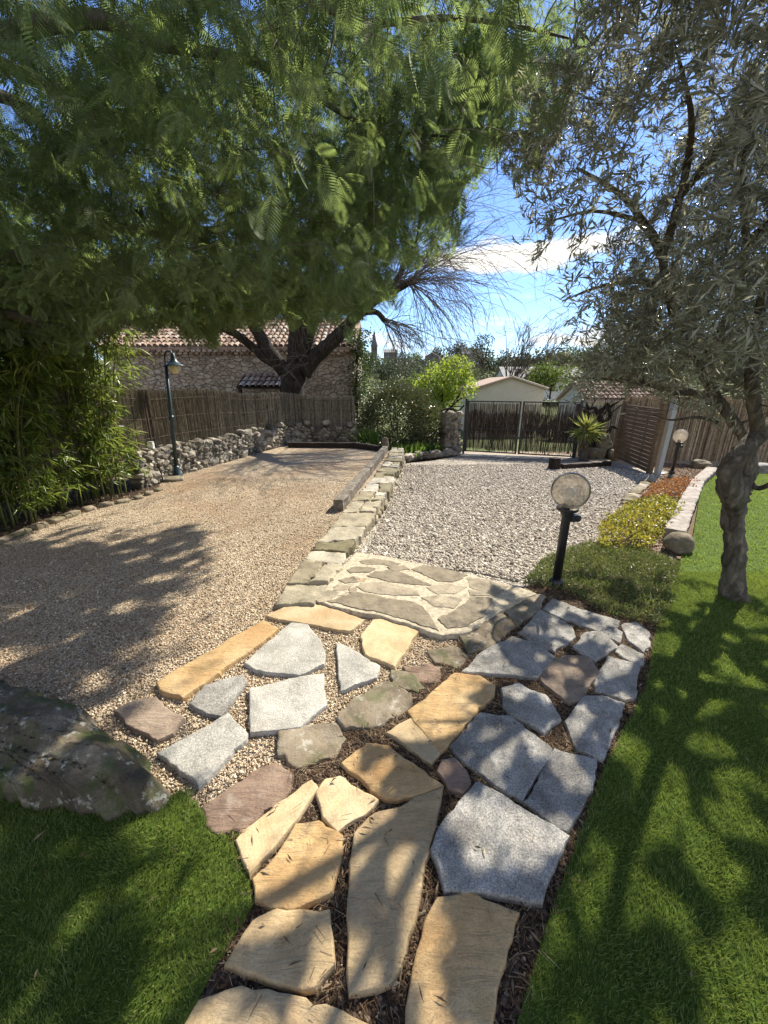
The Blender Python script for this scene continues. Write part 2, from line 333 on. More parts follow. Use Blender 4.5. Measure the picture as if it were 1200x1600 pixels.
M['grass'] = m_leaf('turf_blade', [(0, (.055, .088, .022)), (.45, (.13, .175, .045)), (.8, (.21, .25, .075)), (1, (.32, .32, .13))], .40, .6, (.32, .42, .05), spec=.15)
M['mimosa'] = m_leaf('mimosa_frond', [(0, (.040, .068, .038)), (.5, (.078, .118, .060)), (.85, (.13, .17, .08)), (1, (.22, .24, .08))], .5, .62, (.36, .48, .12), (.12, .155, .10), .12)
M['olive'] = m_leaf('olive_leaf', [(0, (.085, .088, .06)), (.5, (.14, .142, .098)), (.9, (.23, .225, .16)), (1, (.32, .29, .17))], .45, .20, (.46, .46, .28), (.38, .38, .30), .8)
M['bamboo'] = m_leaf('bamboo_leaf', [(0, (.03, .06, .012)), (.5, (.07, .12, .022)), (.85, (.14, .20, .04)), (1, (.27, .27, .09))], .45, .28, (.36, .44, .06))
M['laurel'] = m_leaf('laurel_leaf', [(0, (.03, .05, .018)), (.5, (.055, .075, .025)), (.8, (.09, .105, .035)), (1, (.16, .10, .04))], .2, .3, (.18, .2, .05), spec=.6)
M['iris'] = m_leaf('iris_leaf', [(0, (.05, .11, .025)), (.6, (.09, .17, .03)), (1, (.13, .21, .05))], .4, .45, (.25, .38, .05))
M['lime'] = m_leaf('lime_leaf', [(0, (.10, .17, .02)), (.5, (.16, .24, .03)), (1, (.25, .32, .05))], .5, .5, (.42, .5, .05))
M['groundcover'] = m_leaf('succulent_leaf', [(0, (.065, .09, .025)), (.5, (.14, .17, .05)), (.85, (.24, .25, .08)), (1, (.38, .33, .12))], .25, .45, (.2, .25, .05))
M['yellowbush'] = m_leaf('yellow_leaf', [(0, (.08, .10, .018)), (.4, (.18, .20, .03)), (.75, (.30, .28, .05)), (1, (.26, .10, .04))], .35, .4, (.5, .45, .05))
M['redbush'] = m_leaf('red_leaf', [(0, (.10, .10, .03)), (.3, (.17, .085, .045)), (.7, (.26, .13, .07)), (1, (.28, .22, .07))], .35, .45, (.5, .2, .06))
M['yucca'] = m_leaf('yucca_leaf', [(0, (.13, .18, .05)), (.5, (.24, .28, .08)), (1, (.40, .38, .14))], .3, .4, (.4, .42, .1))
M['tree_a'] = m_leaf('far_olive_green', [(0, (.04, .06, .025)), (.6, (.075, .10, .045)), (1, (.12, .145, .07))], .25, .6)
M['tree_b'] = m_leaf('far_dark_green', [(0, (.022, .04, .016)), (.6, (.04, .065, .024)), (1, (.07, .095, .035))], .2, .6)
M['tree_c'] = m_leaf('far_spring_green', [(0, (.08, .12, .02)), (.6, (.13, .18, .03)), (1, (.2, .24, .05))], .35, .6)
M['ivy'] = m_leaf('ivy_leaf', [(0, (.025, .045, .012)), (.6, (.055, .085, .02)), (1, (.11, .14, .03))], .3, .4)
M['litter'] = m_island('dry_litter', [(0, (.07, .04, .02)), (.5, (.16, .10, .055)), (.85, (.28, .2, .12)), (1, (.42, .34, .22))], .9, .2, 30)
M['pebble_tan'] = m_island('pebble_tan', [(0, (.16, .10, .06)), (.35, (.36, .27, .17)), (.7, (.50, .40, .27)), (1, (.66, .57, .43))], .85, .2, 60, .003, .25, 60)
M['pebble_grey'] = m_island('pebble_grey', [(0, (.15, .122, .096)), (.35, (.31, .265, .212)), (.7, (.43, .38, .315)), (1, (.60, .555, .475))], .85, .2, 60, .003, .25, 60)
M['olivebark'] = m_bark('olive_bark', (.03, .024, .018), (.135, .115, .088), (.30, .265, .215), (13, 13, 4), 1.0, .035)
M['darkbark'] = m_bark('dark_bark', (.012, .010, .008), (.032, .026, .021), (.08, .068, .053), (10, 10, 3), 1.0, .04)
M['mimosabark'] = m_bark('mimosa_bark', (.05, .045, .038), (.11, .10, .085), (.19, .17, .14), (20, 20, 8), .6, .01)
M['twigbark'] = m_bark('twig_bark', (.06, .05, .04), (.13, .11, .085), (.22, .19, .15), (30, 30, 30), .3, .004)
M['culm'] = m_island('bamboo_culm', [(0, (.07, .09, .02)), (.6, (.14, .15, .04)), (1, (.25, .21, .09))], .45, .1, 30)
M['reed'] = m_island('brushwood_grey', [(0, (.10, .088, .068)), (.4, (.22, .195, .15)), (.8, (.33, .295, .235)), (1, (.46, .41, .33))], .9, .4, 60, .004, .2, 14)
M['reedtan'] = m_island('brushwood_tan', [(0, (.22, .155, .095)), (.4, (.38, .285, .185)), (.8, (.49, .38, .26)), (1, (.58, .48, .35))], .9, .4, 60, .004, .2, 14)
M['reeddark'] = m_island('heather_dark', [(0, (.035, .025, .02)), (.5, (.075, .055, .042)), (1, (.17, .13, .10))], .9, .4, 60, .004, .2, 14)
M['sleeper'] = m_wood('weathered_sleeper', (.10, .08, .065), (.25, .215, .18), (.42, .38, .33), (7, 7, 7), .9)
M['oldsleeper'] = m_wood('old_sleeper', (.045, .036, .026), (.14, .118, .09), (.32, .285, .23), (9, 9, 9), 1.0)
M['darktimber'] = m_wood('dark_timber', (.012, .009, .007), (.03, .022, .017), (.06, .045, .035), (12, 3, 12), .6)
M['screenwood'] = m_wood('stained_wood', (.07, .045, .026), (.14, .092, .053), (.21, .145, .088), (2, 2, 30), .4)
M['greypost'] = m_plain('grey_painted_post', (.34, .36, .37), .6, 0, .4, .12)
M['blackmetal'] = m_plain('black_metal', (.012, .013, .015), .42, .0, .5, .3)
M['greenmetal'] = m_plain('blue_green_metal', (.014, .035, .042), .4, .0, .5, .3)
M['gatemetal'] = m_plain('gate_metal', (.03, .031, .033), .5, .2, .5, .3)
M['globe'] = m_glass('smoked_globe', (.86, .82, .75), .03, .34)
M['bulb'] = m_plain('opal_bulb', (.8, .78, .72), .35, 0, .5, .02)
M['opal'] = m_plain('opal_globe', (.62, .55, .34), .3, 0, .5, .05)
M['render'] = m_plain('cream_render', (.50, .46, .38), .95, 0, .1, .06, 2)
M['tile'] = m_island('canal_tile', [(0, (.17, .115, .085)), (.35, (.29, .20, .145)), (.7, (.38, .285, .215)), (1, (.43, .38, .315))], .9, .4, 30, .006, .2, 12)
M['slab'] = m_plain('grey_slab', (.30, .29, .27), .9, 0, .2, .15)
M['whitewash'] = m_plain('pale_wall', (.62, .60, .55), .9, 0, .2, .06, 1)
M['dark'] = m_plain('dark_opening', (.02, .02, .022), .5, 0, .4, .1)
M['spire'] = m_plain('church_stone', (.13, .125, .125), .9, 0, .2, .2, .5)
M['plastic'] = m_plain('grey_plastic', (.55, .55, .53), .5, 0, .4, .05)
def m_house():
    m, nt, N, L = new_mat('rubble_wall'); v = coords(N, L, (1, 1, 1.9)); nd = noise_n(N, L, v, 2.5, 3, .5)
    av = N.new('ShaderNodeVectorMath'); av.operation = 'MULTIPLY_ADD'; L.new(nd.outputs['Color'], av.inputs[0]); av.inputs[1].default_value = (.25, .25, .25); L.new(v, av.inputs[2])
    vo = N.new('ShaderNodeTexVoronoi'); vo.inputs['Scale'].default_value = 4.6; L.new(av.outputs[0], vo.inputs['Vector'])
    ve = N.new('ShaderNodeTexVoronoi'); ve.feature = 'DISTANCE_TO_EDGE'; ve.inputs['Scale'].default_value = 4.6; L.new(av.outputs[0], ve.inputs['Vector'])
    sp = N.new('ShaderNodeSeparateColor'); L.new(vo.outputs['Color'], sp.inputs[0]); r = ramp(N, [(0, (.25, .20, .15)), (.4, (.33, .27, .205)), (.75, (.40, .335, .26)), (1, (.37, .335, .28))]); L.new(sp.outputs[0], r.inputs[0])
    n = noise_n(N, L, v, 9, 8, .7); col = mixc(N, L, 1.0, r.outputs[0], maprange(N, L, n.outputs['Fac'], .3, .7, .6, 1.35), 'MULTIPLY')
    e = maprange(N, L, ve.outputs['Distance'], 0, .07, 0, 1); col = mixc(N, L, maprange(N, L, ve.outputs['Distance'], .01, .05, .7, 0), col, (.25, .20, .145))
    finish(N, L, col, .95, [(e, .9, .06), (n.outputs['Fac'], .7, .04)], .15); return m
M['house'] = m_house()

# ------------------------------------------------------------------ the setting: ground sheets
def base_z(x, y):
    if y < 12: return float(slope(y)) - .07
    z = -.52 - 1.1 * min(1, (y - 12) / 12) ** 1.0
    if y > 40:
        t = min(1, (y - 40) / 250); z += 16.5 * t * t * (3 - 2 * t) * (1.0 - .12 * math.sin(x * .012 + 1.2)) + .8 * mnoise.noise(Vector((x * .03, y * .03, 0))) * min(1, (y - 40) / 40)
        if y > 320: z -= (y - 320) * .02
    return z
def build_ground():
    xs = np.r_[-1200, -700, -400, np.arange(-260, -20, 20), np.arange(-20, 24, 1.0), np.arange(24, 280, 20), 400, 700, 1200]
    ys = np.r_[-60, -20, np.arange(-8, 28, 1.0), np.arange(28, 120, 8), np.arange(120, 420, 20), 600, 900, 1500]
    V = np.array([(x, y, base_z(x, y)) for y in ys for x in xs]); nx = len(xs)
    F = np.array([(j * nx + i, j * nx + i + 1, (j + 1) * nx + i + 1, (j + 1) * nx + i) for j in range(len(ys) - 1) for i in range(nx - 1)])
    mi = [(1 if (ys[f[0] // nx] > 11.9) else 0) for f in F]
    o = fast_mesh('ground', V, F, [M['dirt'], M['field']], smooth=True, mi=mi); o['kind'] = 'structure'
build_ground()
FLAT = lambda z: (lambda x, y: z)
SL = lambda z: (lambda x, y: float(slope(y)) + z)
wallL = [(-.79, 2.5), (-.76, 2.86), (-.62, 3.85), (-.47, 4.74), (-.21, 6.25), (.0, 7.7), (.15, 9.15), (.2, 9.5)]
terr = [(-9, -3), (2.2, -3), (2.2, .5), (1.2, 1.3), (1.05, 2.0), (.6, 2.3), (-.3, 2.75), (-.60, 2.7), (-.6, 3.0), (-.48, 3.85), (-.33, 4.74), (-.1, 6.25), (.1, 7.7), (.25, 9.3), (-.75, 10.0), (-.9, 10.9), (-2.5, 10.5), (-3.3, 8.1), (-3.75, 6.8), (-3.7, 5.8), (-4.1, 5.2), (-9, 5.0)]
sheet('terrace_gravel', terr, FLAT(0), M['terrace'], .5)
drive = [(-.55, 2.75), (.6, 2.25), (1.25, 2.75), (2.4, 3.8), (4.0, 6.0), (5.3, 7.4), (6.3, 8.2), (6.6, 10.2), (5.2, 10.55), (2.5, 11.4), (1.3, 10.0), (.4, 9.4), (.3, 9.0), (.1, 6.2), (-.2, 4.4), (-.45, 3.2)]
sheet('driveway_gravel', drive, SL(.0), M['drive'], .4)
soilpx = [(300, 1640), (322, 1500), (395, 1420), (360, 1330), (348, 1288), (430, 1222), (520, 1160), (580, 1120), (640, 1072), (690, 1045), (722, 1000), (700, 975), (790, 930), (850, 910), (950, 930), (1062, 965), (1052, 1095), (985, 1215), (935, 1335), (905, 1440), (860, 1640)]
soil = [G(*p)[:2] for p in soilpx]
sheet('path_soil', soil, FLAT(.010), M['soil'], .25)
bedp = [(1.25, 2.72), (1.9, 2.5), (2.3, 2.75), (2.75, 3.3), (3.1, 3.75), (5.5, 6.55), (7.15, 8.1), (7.4, 9.4), (6.4, 9.6), (6.2, 8.2), (5.2, 7.3), (3.9, 5.9), (2.3, 3.75)]
sheet('bed_mulch', bedp, SL(.008), M['bed'], .25)
apron = [(2.2, 11.7), (5.4, 10.5), (5.3, 9.85), (3.9, 10.15), (2.1, 10.9)]
sheet('gate_apron', apron, SL(.008), M['concrete'], .4)
yard = [(5.4, 10.5), (5.3, 9.9), (5.9, 9.2), (6.3, 8.2), (9.5, 8.4), (9.5, 12), (2.2, 12), (2.2, 11.7)]
sheet('sandy_yard', yard, SL(.004), M['terrace'], .5)
lawnR = [G(*p)[:2] for p in [(790, 1660), (820, 1560), (858, 1435), (897, 1330), (945, 1200), (1005, 1085), (1025, 985), (1045, 930), (1062, 880)]] + [(3.0, 3.55), (3.22, 3.72), (5.62, 6.62), (7.2, 8.1), (8.2, 7.75), (12, 7.2), (12, -2.5), (.6, -2.5)]
lawnR = [np.array(p) for p in lawnR]
sheet('lawn', lawnR, SL(.019), M['lawnbase'], .3, noise=.004)
lawnL = [G(*p)[:2] for p in [(285, 1660), (300, 1590), (352, 1490), (400, 1415), (378, 1335), (325, 1278), (285, 1240)]] + [(-.9, 1.02), (-1.2, 1.06), (-1.6, 1.1), (-2.3, 1.5), (-4.5, 1.6), (-5, -2.5), (-.6, -2.5)]
lawnL = [np.array(p) for p in lawnL]
sheet('lawn', lawnL, FLAT(.019), M['lawnbase'], .3, noise=.004)

# ------------------------------------------------------------------ flagstones
def refine(poly, step=.035, jit=.006, chip=.3):
    poly = [np.asarray(p, float)[:2] for p in poly]; out = []
    for i in range(len(poly)):
        a, b = poly[i], poly[(i + 1) % len(poly)]; n = max(1, int(np.linalg.norm(b - a) / step)); nrm = np.array([-(b - a)[1], (b - a)[0]]); nrm /= np.linalg.norm(nrm) + 1e-9
        for k in range(n):
            t = k / n; q = a + (b - a) * t
            w = (mnoise.noise(Vector((q[0] * 9, q[1] * 9, 1.3))) * 1.3 + mnoise.noise(Vector((q[0] * 31, q[1] * 31, 7))) * .9) * jit
            out.append(q + nrm * w)
    return out
def slab_mesh(poly, top, thick, chamfer=.008, und=.004, step=.03, jit=.006, tilt=(0, 0)):
    P = refine(poly, step, jit); bm = bmesh.new(); c = np.mean(P, 0); n = len(P)
    area = sum(P[i][0] * P[(i + 1) % n][1] - P[(i + 1) % n][0] * P[i][1] for i in range(n))
    if area < 0: P = P[::-1]
    def z(x, y, d): return top - d + (x - c[0]) * tilt[0] + (y - c[1]) * tilt[1] + und * (mnoise.noise(Vector((x * 6, y * 6, 3))) + .5 * mnoise.noise(Vector((x * 17, y * 17, 5))))
    rings = []
    for s, d in ((1.03, thick), (1.0, chamfer + .004), (None, chamfer * .25), ('in', 0.0)):
        ring = []
        for i, p in enumerate(P):
            t = P[(i + 1) % n] - P[i - 1]; nr = np.array([-t[1], t[0]]); nr /= np.linalg.norm(nr) + 1e-9
            if s is None: q = p + nr * chamfer * (.5 + .5 * abs(mnoise.noise(Vector((p[0] * 25, p[1] * 25, 9)))))
            elif s == 'in': q = p + nr * chamfer * 1.9
            else: q = p - nr * (.004 if s > 1.01 else 0)
            dd = d + (abs(mnoise.noise(Vector((p[0] * 20, p[1] * 20, 2)))) * .008 if s == 1.0 else 0)
            ring.append(bm.verts.new((q[0], q[1], z(q[0], q[1], dd))))
        rings.append(ring)
    for a, b in zip(rings, rings[1:]):
        for i in range(n): bm.faces.new((a[i], a[(i + 1) % n], b[(i + 1) % n], b[i]))
    top_f = bm.faces.new(rings[-1]); before = set(bm.faces)
    lo, hi = np.min(P, 0), np.max(P, 0)
    for ax in (0, 1):
        for cc in np.arange(lo[ax] + .05, hi[ax], .05):
            no = [0, 0, 0]; no[ax] = 1; co = [0, 0, 0]; co[ax] = cc
            fs = [f for f in bm.faces if f.normal.z > .9 or f == top_f or len(f.verts) > 4]
            es = list({e for f in fs for e in f.edges}); vs = list({v for f in fs for v in f.verts})
            bmesh.ops.bisect_plane(bm, geom=vs + es + fs, plane_co=co, plane_no=no)
            bm.normal_update()
    done = set(v for r in rings[:-1] for v in r)
    for v in bm.verts:
        if v not in done: v.co.z = z(v.co.x, v.co.y, 0) + .0015 * mnoise.noise(v.co * 45)
    bmesh.ops.triangulate(bm, faces=[f for f in bm.faces if len(f.verts) > 4])
    bmesh.ops.recalc_face_normals(bm, faces=bm.faces[:])
    me = bpy.data.meshes.new('flagstone'); bm.to_mesh(me); bm.free()
    for p in me.polygons: p.use_smooth = abs(p.normal.z) > .955
    return me
STONEPOLY = []
def flag(pts, mat, label, top=.034, name='flagstone', cat='flagstone', group='flagstones of the garden path', thick=.05, und=.005, chamfer=.0045, jit=.009):
    top = .010 + top * .56
    poly = [G(*p, z=top)[:2] for p in pts]; cc_ = np.mean(poly, 0); poly = [q + unit(q - cc_) * (.005 if name == 'flagstone' else .012) for q in poly]; STONEPOLY.append((np.array(poly), top))
    o = link(name, slab_mesh(poly, top, thick, chamfer, und, jit=jit, tilt=(random.uniform(-.012, .012), random.uniform(-.012, .012))), M[mat]); tag(o, label, cat, group); return o
Z1 = lambda *p: [(x / 2, 850 + y / 2) for x, y in p]
Z2 = lambda *p: [(500 + x / 2, 850 + y / 2) for x, y in p]
Z3 = lambda *p: [(200 + x / 2.4, 1150 + y / 2.4) for x, y in p]
Z4 = lambda *p: [(600 + x / 2.4, 1150 + y / 2.4) for x, y in p]
flag(Z1((490, 430), (525, 408), (820, 236), (866, 262), (840, 290), (572, 482), (500, 455)), 'ochre', 'long narrow ochre flagstone on the gravel at the left end of the path', .03)
flag(Z1((765, 370), (908, 246), (960, 248), (1000, 300), (1017, 345), (1012, 375), (935, 408), (800, 395)), 'pale', 'pale grey pointed-top flagstone right beside the long narrow ochre slab', .026)
flag(Z1((833, 222), (900, 190), (960, 178), (1140, 235), (1090, 272), (860, 232)), 'yellow', 'thin yellow flagstone lying just below the end of the low stone wall', .026)
flag(Z2((130, 290), (165, 235), (230, 228), (315, 262), (235, 380), (140, 345)), 'yellow', 'pale yellow flagstone just in front of the mortared stone landing', .026)
flag(Z1((1052, 310), (1068, 308), (1185, 378), (1175, 415), (1065, 458)), 'pale', 'small pale grey triangular flagstone set alone in the gravel', .026)
flag(Z1((780, 450), (925, 415), (1010, 404), (1020, 500), (940, 570), (785, 588)), 'pale', 'large squarish pale grey flagstone with one cut corner in the gravel', .026)
flag(Z1((590, 498), (640, 440), (760, 410), (772, 432), (690, 535), (650, 525)), 'grey', 'small grey kite-shaped flagstone between the long ochre slab and the white one', .024)
flag(Z1((493, 652), (560, 615), (710, 530), (772, 590), (765, 610), (625, 752)), 'pale', 'whitest flagstone of the path, lying beside the big mossy boulder', .03)
flag(Z1((355, 520), (400, 495), (485, 480), (575, 540), (540, 590), (490, 612), (400, 560)), 'brown', 'rough rusty brown flat stone touching the tip of the mossy boulder', .03, und=.008, jit=.012)
flag(Z2((275, 520), (420, 405), (500, 410), (545, 440), (540, 470), (430, 590), (375, 650), (335, 600)), 'ochre', 'large bright ochre flagstone next to the rounded grey stone at mid path', .036)
flag(Z2((208, 590), (290, 540), (330, 590), (370, 650), (345, 685)), 'yellow', 'small cream wedge flagstone against the lower edge of the bright ochre one', .032)
flag(Z3((805, 105), (900, 20), (980, 35), (1180, 185), (1010, 243), (960, 238), (870, 160)), 'ochre', 'wide ochre flagstone above the longest beige slab', .036)
flag(Z3((405, 385), (470, 325), (590, 230), (685, 165), (710, 195), (660, 280), (540, 425), (460, 520), (420, 430)), 'yellow', 'long yellow flagstone running diagonally along the left lawn corner', .036)
flag(Z3((705, 215), (740, 165), (795, 152), (938, 238), (880, 290), (785, 357), (730, 300)), 'yellow', 'small yellow five-sided flagstone with fine ridges above the tan mid path stones', .034)
flag(Z3((470, 530), (560, 450), (630, 330), (710, 325), (805, 370), (765, 590), (610, 655), (475, 612)), 'ochre', 'ochre flagstone with layered edge left of the longest beige slab', .038)
flag(Z3((815, 870), (845, 360), (930, 290), (1180, 192), (1110, 520), (1030, 870), (985, 930), (830, 960)), 'tan', 'longest beige flagstone, a tall tapering slab in the middle of the path', .04)
flag(Z3((360, 855), (470, 690), (560, 650), (755, 648), (778, 870), (695, 965), (560, 930)), 'tan', 'tan wedge flagstone at the left lawn edge near the bottom', .04)
flag(Z3((215, 1090), (270, 985), (430, 938), (570, 955), (740, 990), (930, 1085), (930, 1300), (600, 1340), (260, 1320)), 'tan', 'tan flagstone cut off by the bottom edge of the picture', .04)
flag(Z4((80, 1000), (150, 700), (200, 595), (330, 585), (455, 650), (500, 660), (440, 900), (390, 1120), (250, 1290), (90, 1280)), 'ochre', 'large cracked ochre flagstone beside the right lawn at the bottom', .042)
flag(Z4((180, 425), (205, 350), (350, 168), (690, 370), (630, 480), (590, 610), (450, 590), (225, 580)), 'grey', 'largest thick grey flagstone with a dark broken front edge', .05, thick=.07)
flag(Z4((200, 130), (225, 95), (260, 85), (305, 130), (325, 175), (295, 215), (240, 190)), 'redrock', 'small round purplish grey stone wedged between ochre and grey slabs', .03, und=.008)
flag(Z2((410, 630), (500, 525), (600, 540), (725, 640), (690, 700), (635, 800), (530, 740), (430, 660)), 'grey', 'big squarish grey flagstone above the thick largest grey one', .036)
flag(Z4((528, 245), (640, 45), (800, 90), (780, 200), (690, 350), (650, 340)), 'grey', 'long grey flagstone on the right lawn edge just above the thick largest one', .036)
flag(Z2((765, 550), (830, 475), (880, 470), (950, 495), (930, 570), (885, 670), (800, 640)), 'grey', 'grey flagstone on the right lawn edge below the slanting-cracked one', .034)
flag(Z2((570, 450), (620, 435), (700, 470), (755, 545), (700, 585), (600, 530), (575, 500)), 'grey', 'raised rounded grey stone with a lumpy surface at mid path', .05, und=.014, jit=.01)
flag(Z2((690, 400), (760, 345), (840, 350), (870, 400), (820, 480), (780, 495), (690, 425)), 'brown', 'dark brown flagstone surrounded by grey ones', .032, und=.008)
flag(Z2((855, 435), (900, 350), (1000, 375), (985, 480), (950, 485), (860, 455)), 'grey', 'grey flagstone with a slanting crack beside the right lawn, right of the brown one', .034)
flag(Z2((445, 400), (500, 340), (600, 285), (690, 310), (732, 350), (680, 415), (520, 405)), 'grey', 'broad grey flagstone behind the bright ochre one, near the dark rocks', .036)
flag(Z2((620, 275), (690, 205), (790, 255), (800, 290), (735, 335), (650, 300)), 'grey', 'grey flagstone with a flaked layer below the top long one', .034)
flag(Z2((695, 200), (725, 170), (935, 240), (930, 260), (865, 272), (740, 225)), 'grey', 'long narrow grey flagstone at the foot of the near globe lamp', .03)
flag(Z2((790, 320), (830, 275), (880, 272), (930, 320), (860, 368)), 'grey', 'small diamond-shaped grey flagstone above the dark brown one', .03)
flag(Z2((880, 270), (920, 260), (948, 275), (940, 308), (900, 290)), 'grey', 'tiny grey flagstone tucked by the end of the long narrow grey one', .026)
flag(Z2((942, 250), (985, 242), (1035, 280), (1030, 320), (1010, 338), (960, 300)), 'grey', 'grey corner flagstone where ground cover meets the right lawn', .03)
flag(Z2((922, 335), (945, 312), (1012, 345), (1010, 375), (950, 355)), 'grey', 'thin grey sliver flagstone under the corner one at the lawn edge', .028)
# embedded rocks that edge the gravel
RG = 'half buried rocks between gravel and path'
def erock(pts, mat, label, top=.03, und=.014): flag(pts, mat, label, top * .6, 'edging_rock', 'rock', RG, .08, und * .9, .007, .018)
erock(Z3((295, 270), (400, 180), (560, 95), (610, 150), (590, 230), (430, 350), (320, 355)), 'redrock', 'large flat reddish half buried rock at the corner of the left lawn')
erock(Z2((-125, 590), (-20, 565), (40, 560), (80, 610), (40, 660), (-60, 690), (-130, 660)), 'rock', 'lichen-spotted buried rock beside the reddish one')
erock(Z2((65, 540), (110, 480), (200, 430), (290, 470), (280, 510), (160, 570), (80, 575)), 'rock', 'mossy lichen-flecked buried rock near the middle of the path', .035)
erock(Z2((225, 400), (290, 405), (325, 450), (300, 465), (235, 440)), 'rock', 'small mossy buried rock above the larger mossy one', .022, .008)
erock(Z2((265, 385), (340, 372), (375, 390), (370, 420), (310, 428)), 'redrock', 'small pinkish buried rock near the bright ochre slab', .022, .008)
erock(Z2((440, 290), (500, 235), (560, 200), (615, 255), (540, 320), (460, 335)), 'rock', 'dark shaded buried rock at the corner of the mortared landing', .05, .02)
erock(Z2((565, 190), (640, 142), (705, 165), (690, 195), (620, 255)), 'rock', 'dark rough buried rock just left of the near lamp foot', .055, .022)
erock(Z2((340, 330), (420, 320), (470, 345), (430, 385), (360, 370)), 'rock', 'low brown rock half buried in grit before the broad grey slab', .02, .01)

# mortared landing between gravel drive and path
def build_landing():
    top = .042
    outl = [(498, 937), (520, 900), (556, 862), (600, 868), (655, 880), (735, 897), (800, 914), (838, 926), (790, 950), (735, 985), (692, 992), (605, 965), (515, 945)]
    poly = [G(*p, z=top)[:2] for p in outl]
    root = empty('stone_landing', (*np.mean(poly, 0), 0)); tag(root, 'low landing of flat stones set in pale mortar beside the low wall', 'stone landing')
    me = slab_mesh(poly, top - .004, .075, .005, .003, jit=.012); link('mortar_bed', me, M['mortar'], root)
    b = lambda *p: [(400 + x / 3, 650 + y / 3) for x, y in p]
    st = [b((285, 855), (335, 820), (382, 825), (350, 855), (300, 868)), b((365, 800), (395, 788), (442, 796), (420, 812), (372, 812)), b((392, 768), (455, 752), (470, 775), (420, 782)), b((432, 720), (470, 706), (555, 712), (530, 728), (440, 735)),
          b((490, 680), (560, 668), (675, 690), (640, 700), (510, 692)), b((530, 750), (565, 728), (650, 722), (760, 765), (815, 790), (640, 775)), b((475, 800), (500, 780), (600, 782), (735, 812), (760, 838), (640, 838), (520, 822)),
          b((340, 868), (470, 826), (590, 850), (720, 870), (780, 890), (850, 1000), (700, 950), (520, 905)), b((735, 720), (790, 700), (880, 712), (985, 745), (920, 775), (850, 770)), b((620, 708), (690, 702), (715, 718), (650, 724)), b((780, 850), (860, 838), (960, 860), (920, 900), (830, 885)),
          b((810, 805), (900, 785), (985, 800), (930, 828), (850, 832)), b((1000, 760), (1090, 770), (1180, 800), (1120, 840), (1010, 800)), b((960, 900), (1010, 850), (1110, 855), (1060, 930), (990, 980), (900, 990), (860, 950)), b((440, 812), (470, 806), (465, 824), (436, 826)), b((480, 762), (515, 760), (505, 772), (482, 772)), b((390, 840), (430, 828), (415, 845)), b((1000, 815), (1060, 825), (1090, 842), (1010, 840))]
    bm = bmesh.new()
    for s in st:
        pl = [G(*p, z=top)[:2] for p in s]; c_ = np.mean(pl, 0); pl = [q + unit(q - c_) * .014 for q in pl]; me = slab_mesh(pl, top + random.uniform(-.0015, .0015), .03, .0025, .005, .022, .014); bm.from_mesh(me); bpy.data.meshes.remove(me)
    me = bpy.data.meshes.new('facing_stones'); bm.to_mesh(me); bm.free(); link('facing_stones', me, M['landing'], root)
build_landing()

# ------------------------------------------------------------------ rocks
def ico(sub=2):
    bm = bmesh.new(); bmesh.ops.create_icosphere(bm, subdivisions=sub, radius=1); v = np.array([q.co[:] for q in bm.verts]); f = [[w.index for w in q.verts] for q in bm.faces]; bm.free(); return v, f
ICO2, ICO3, ICO4 = ico(2), ico(3), ico(4)
def rock_verts(base, r, seed, box=.55, n1=.22, f1=1.3):
    v = base.copy(); s = np.sign(v) * np.abs(v) ** box; s = s / np.max(np.linalg.norm(s, axis=1)) * 1.15; off = Vector((seed * 3.7, seed * 1.3, seed * 7.1))
    d = np.array([1 + n1 * mnoise.noise(Vector(q) * f1 + off) + n1 * .5 * mnoise.noise(Vector(q) * f1 * 3 + off) for q in v]); return s * d[:, None] * np.asarray(r)
def rot_z(v, a): c, s = math.cos(a), math.sin(a); return v @ np.array([(c, -s, 0), (s, c, 0), (0, 0, 1)]).T
def rock(name, c, r, mat, label, cat='rock', group=None, seed=1, rz=0, sub=ICO4, box=.7, n1=.25):
    mb = MB(); mb.add(rot_z(rock_verts(sub[0], r, seed, box, n1), rz) + np.asarray(c, float), sub[1]); o = mb.build(name, M[mat], smooth=True); tag(o, label, cat, group); return o
def build_boulder():
    out = [(-2.9, 1.72), (-2.3, 1.72), (-1.9, 1.6), (-1.42, 1.42), (-1.05, 1.25), (-.80, 1.09), (-.80, 1.02), (-.90, .985), (-1.05, .99), (-1.2, 1.03), (-1.5, 1.04), (-2.1, .9), (-2.8, .8), (-3.2, 1.2)]
    P = np.array(refine(out, .025, .03)); n = len(P); c = np.array([-1.75, 1.25]); rings = 60; mb = MB(); V = []
    for k in range(rings + 1):
        t = k / rings; s = 1 - t
        for p in P:
            q = c + (p - c) * s; d = np.sqrt(max(t, 0)) if t < .3 else .5477 + (t - .3) * .12
            x, y = q; edge = min(1, t / .14); h = .13 * (1 - (1 - edge) ** 2.2) * (1 - .55 * max(0, (x + 1.5) / .75) if x > -1.5 else 1)
            h += .05 * min(1, t / .3) * (.6 + .4 * math.sin(x * 3 + y * 4)) + (.035 * mnoise.noise(Vector((x * 3, y * 3, 0))) + .018 * mnoise.noise(Vector((x * 9, y * 9, 4))) + .012 * mnoise.noise(Vector((x * 25, y * 25, 4))) + .006 * mnoise.noise(Vector((x * 60, y * 60, 4)))) * edge
            ridge = (y - 1.02) + (x + .8) * .33; h += .05 * max(0, 1 - abs(ridge) / .12) * edge
            V.append((x, y, h - .04 * (1 - edge) - .01))
    F = [(k * n + i, k * n + (i + 1) % n, (k + 1) * n + (i + 1) % n, (k + 1) * n + i) for k in range(rings) for i in range(n)]
    mb.add(V, F); o = mb.build('boulder', M['boulder'], smooth=True); tag(o, 'big flat mossy boulder between the left lawn and the tan gravel', 'boulder')
build_boulder()
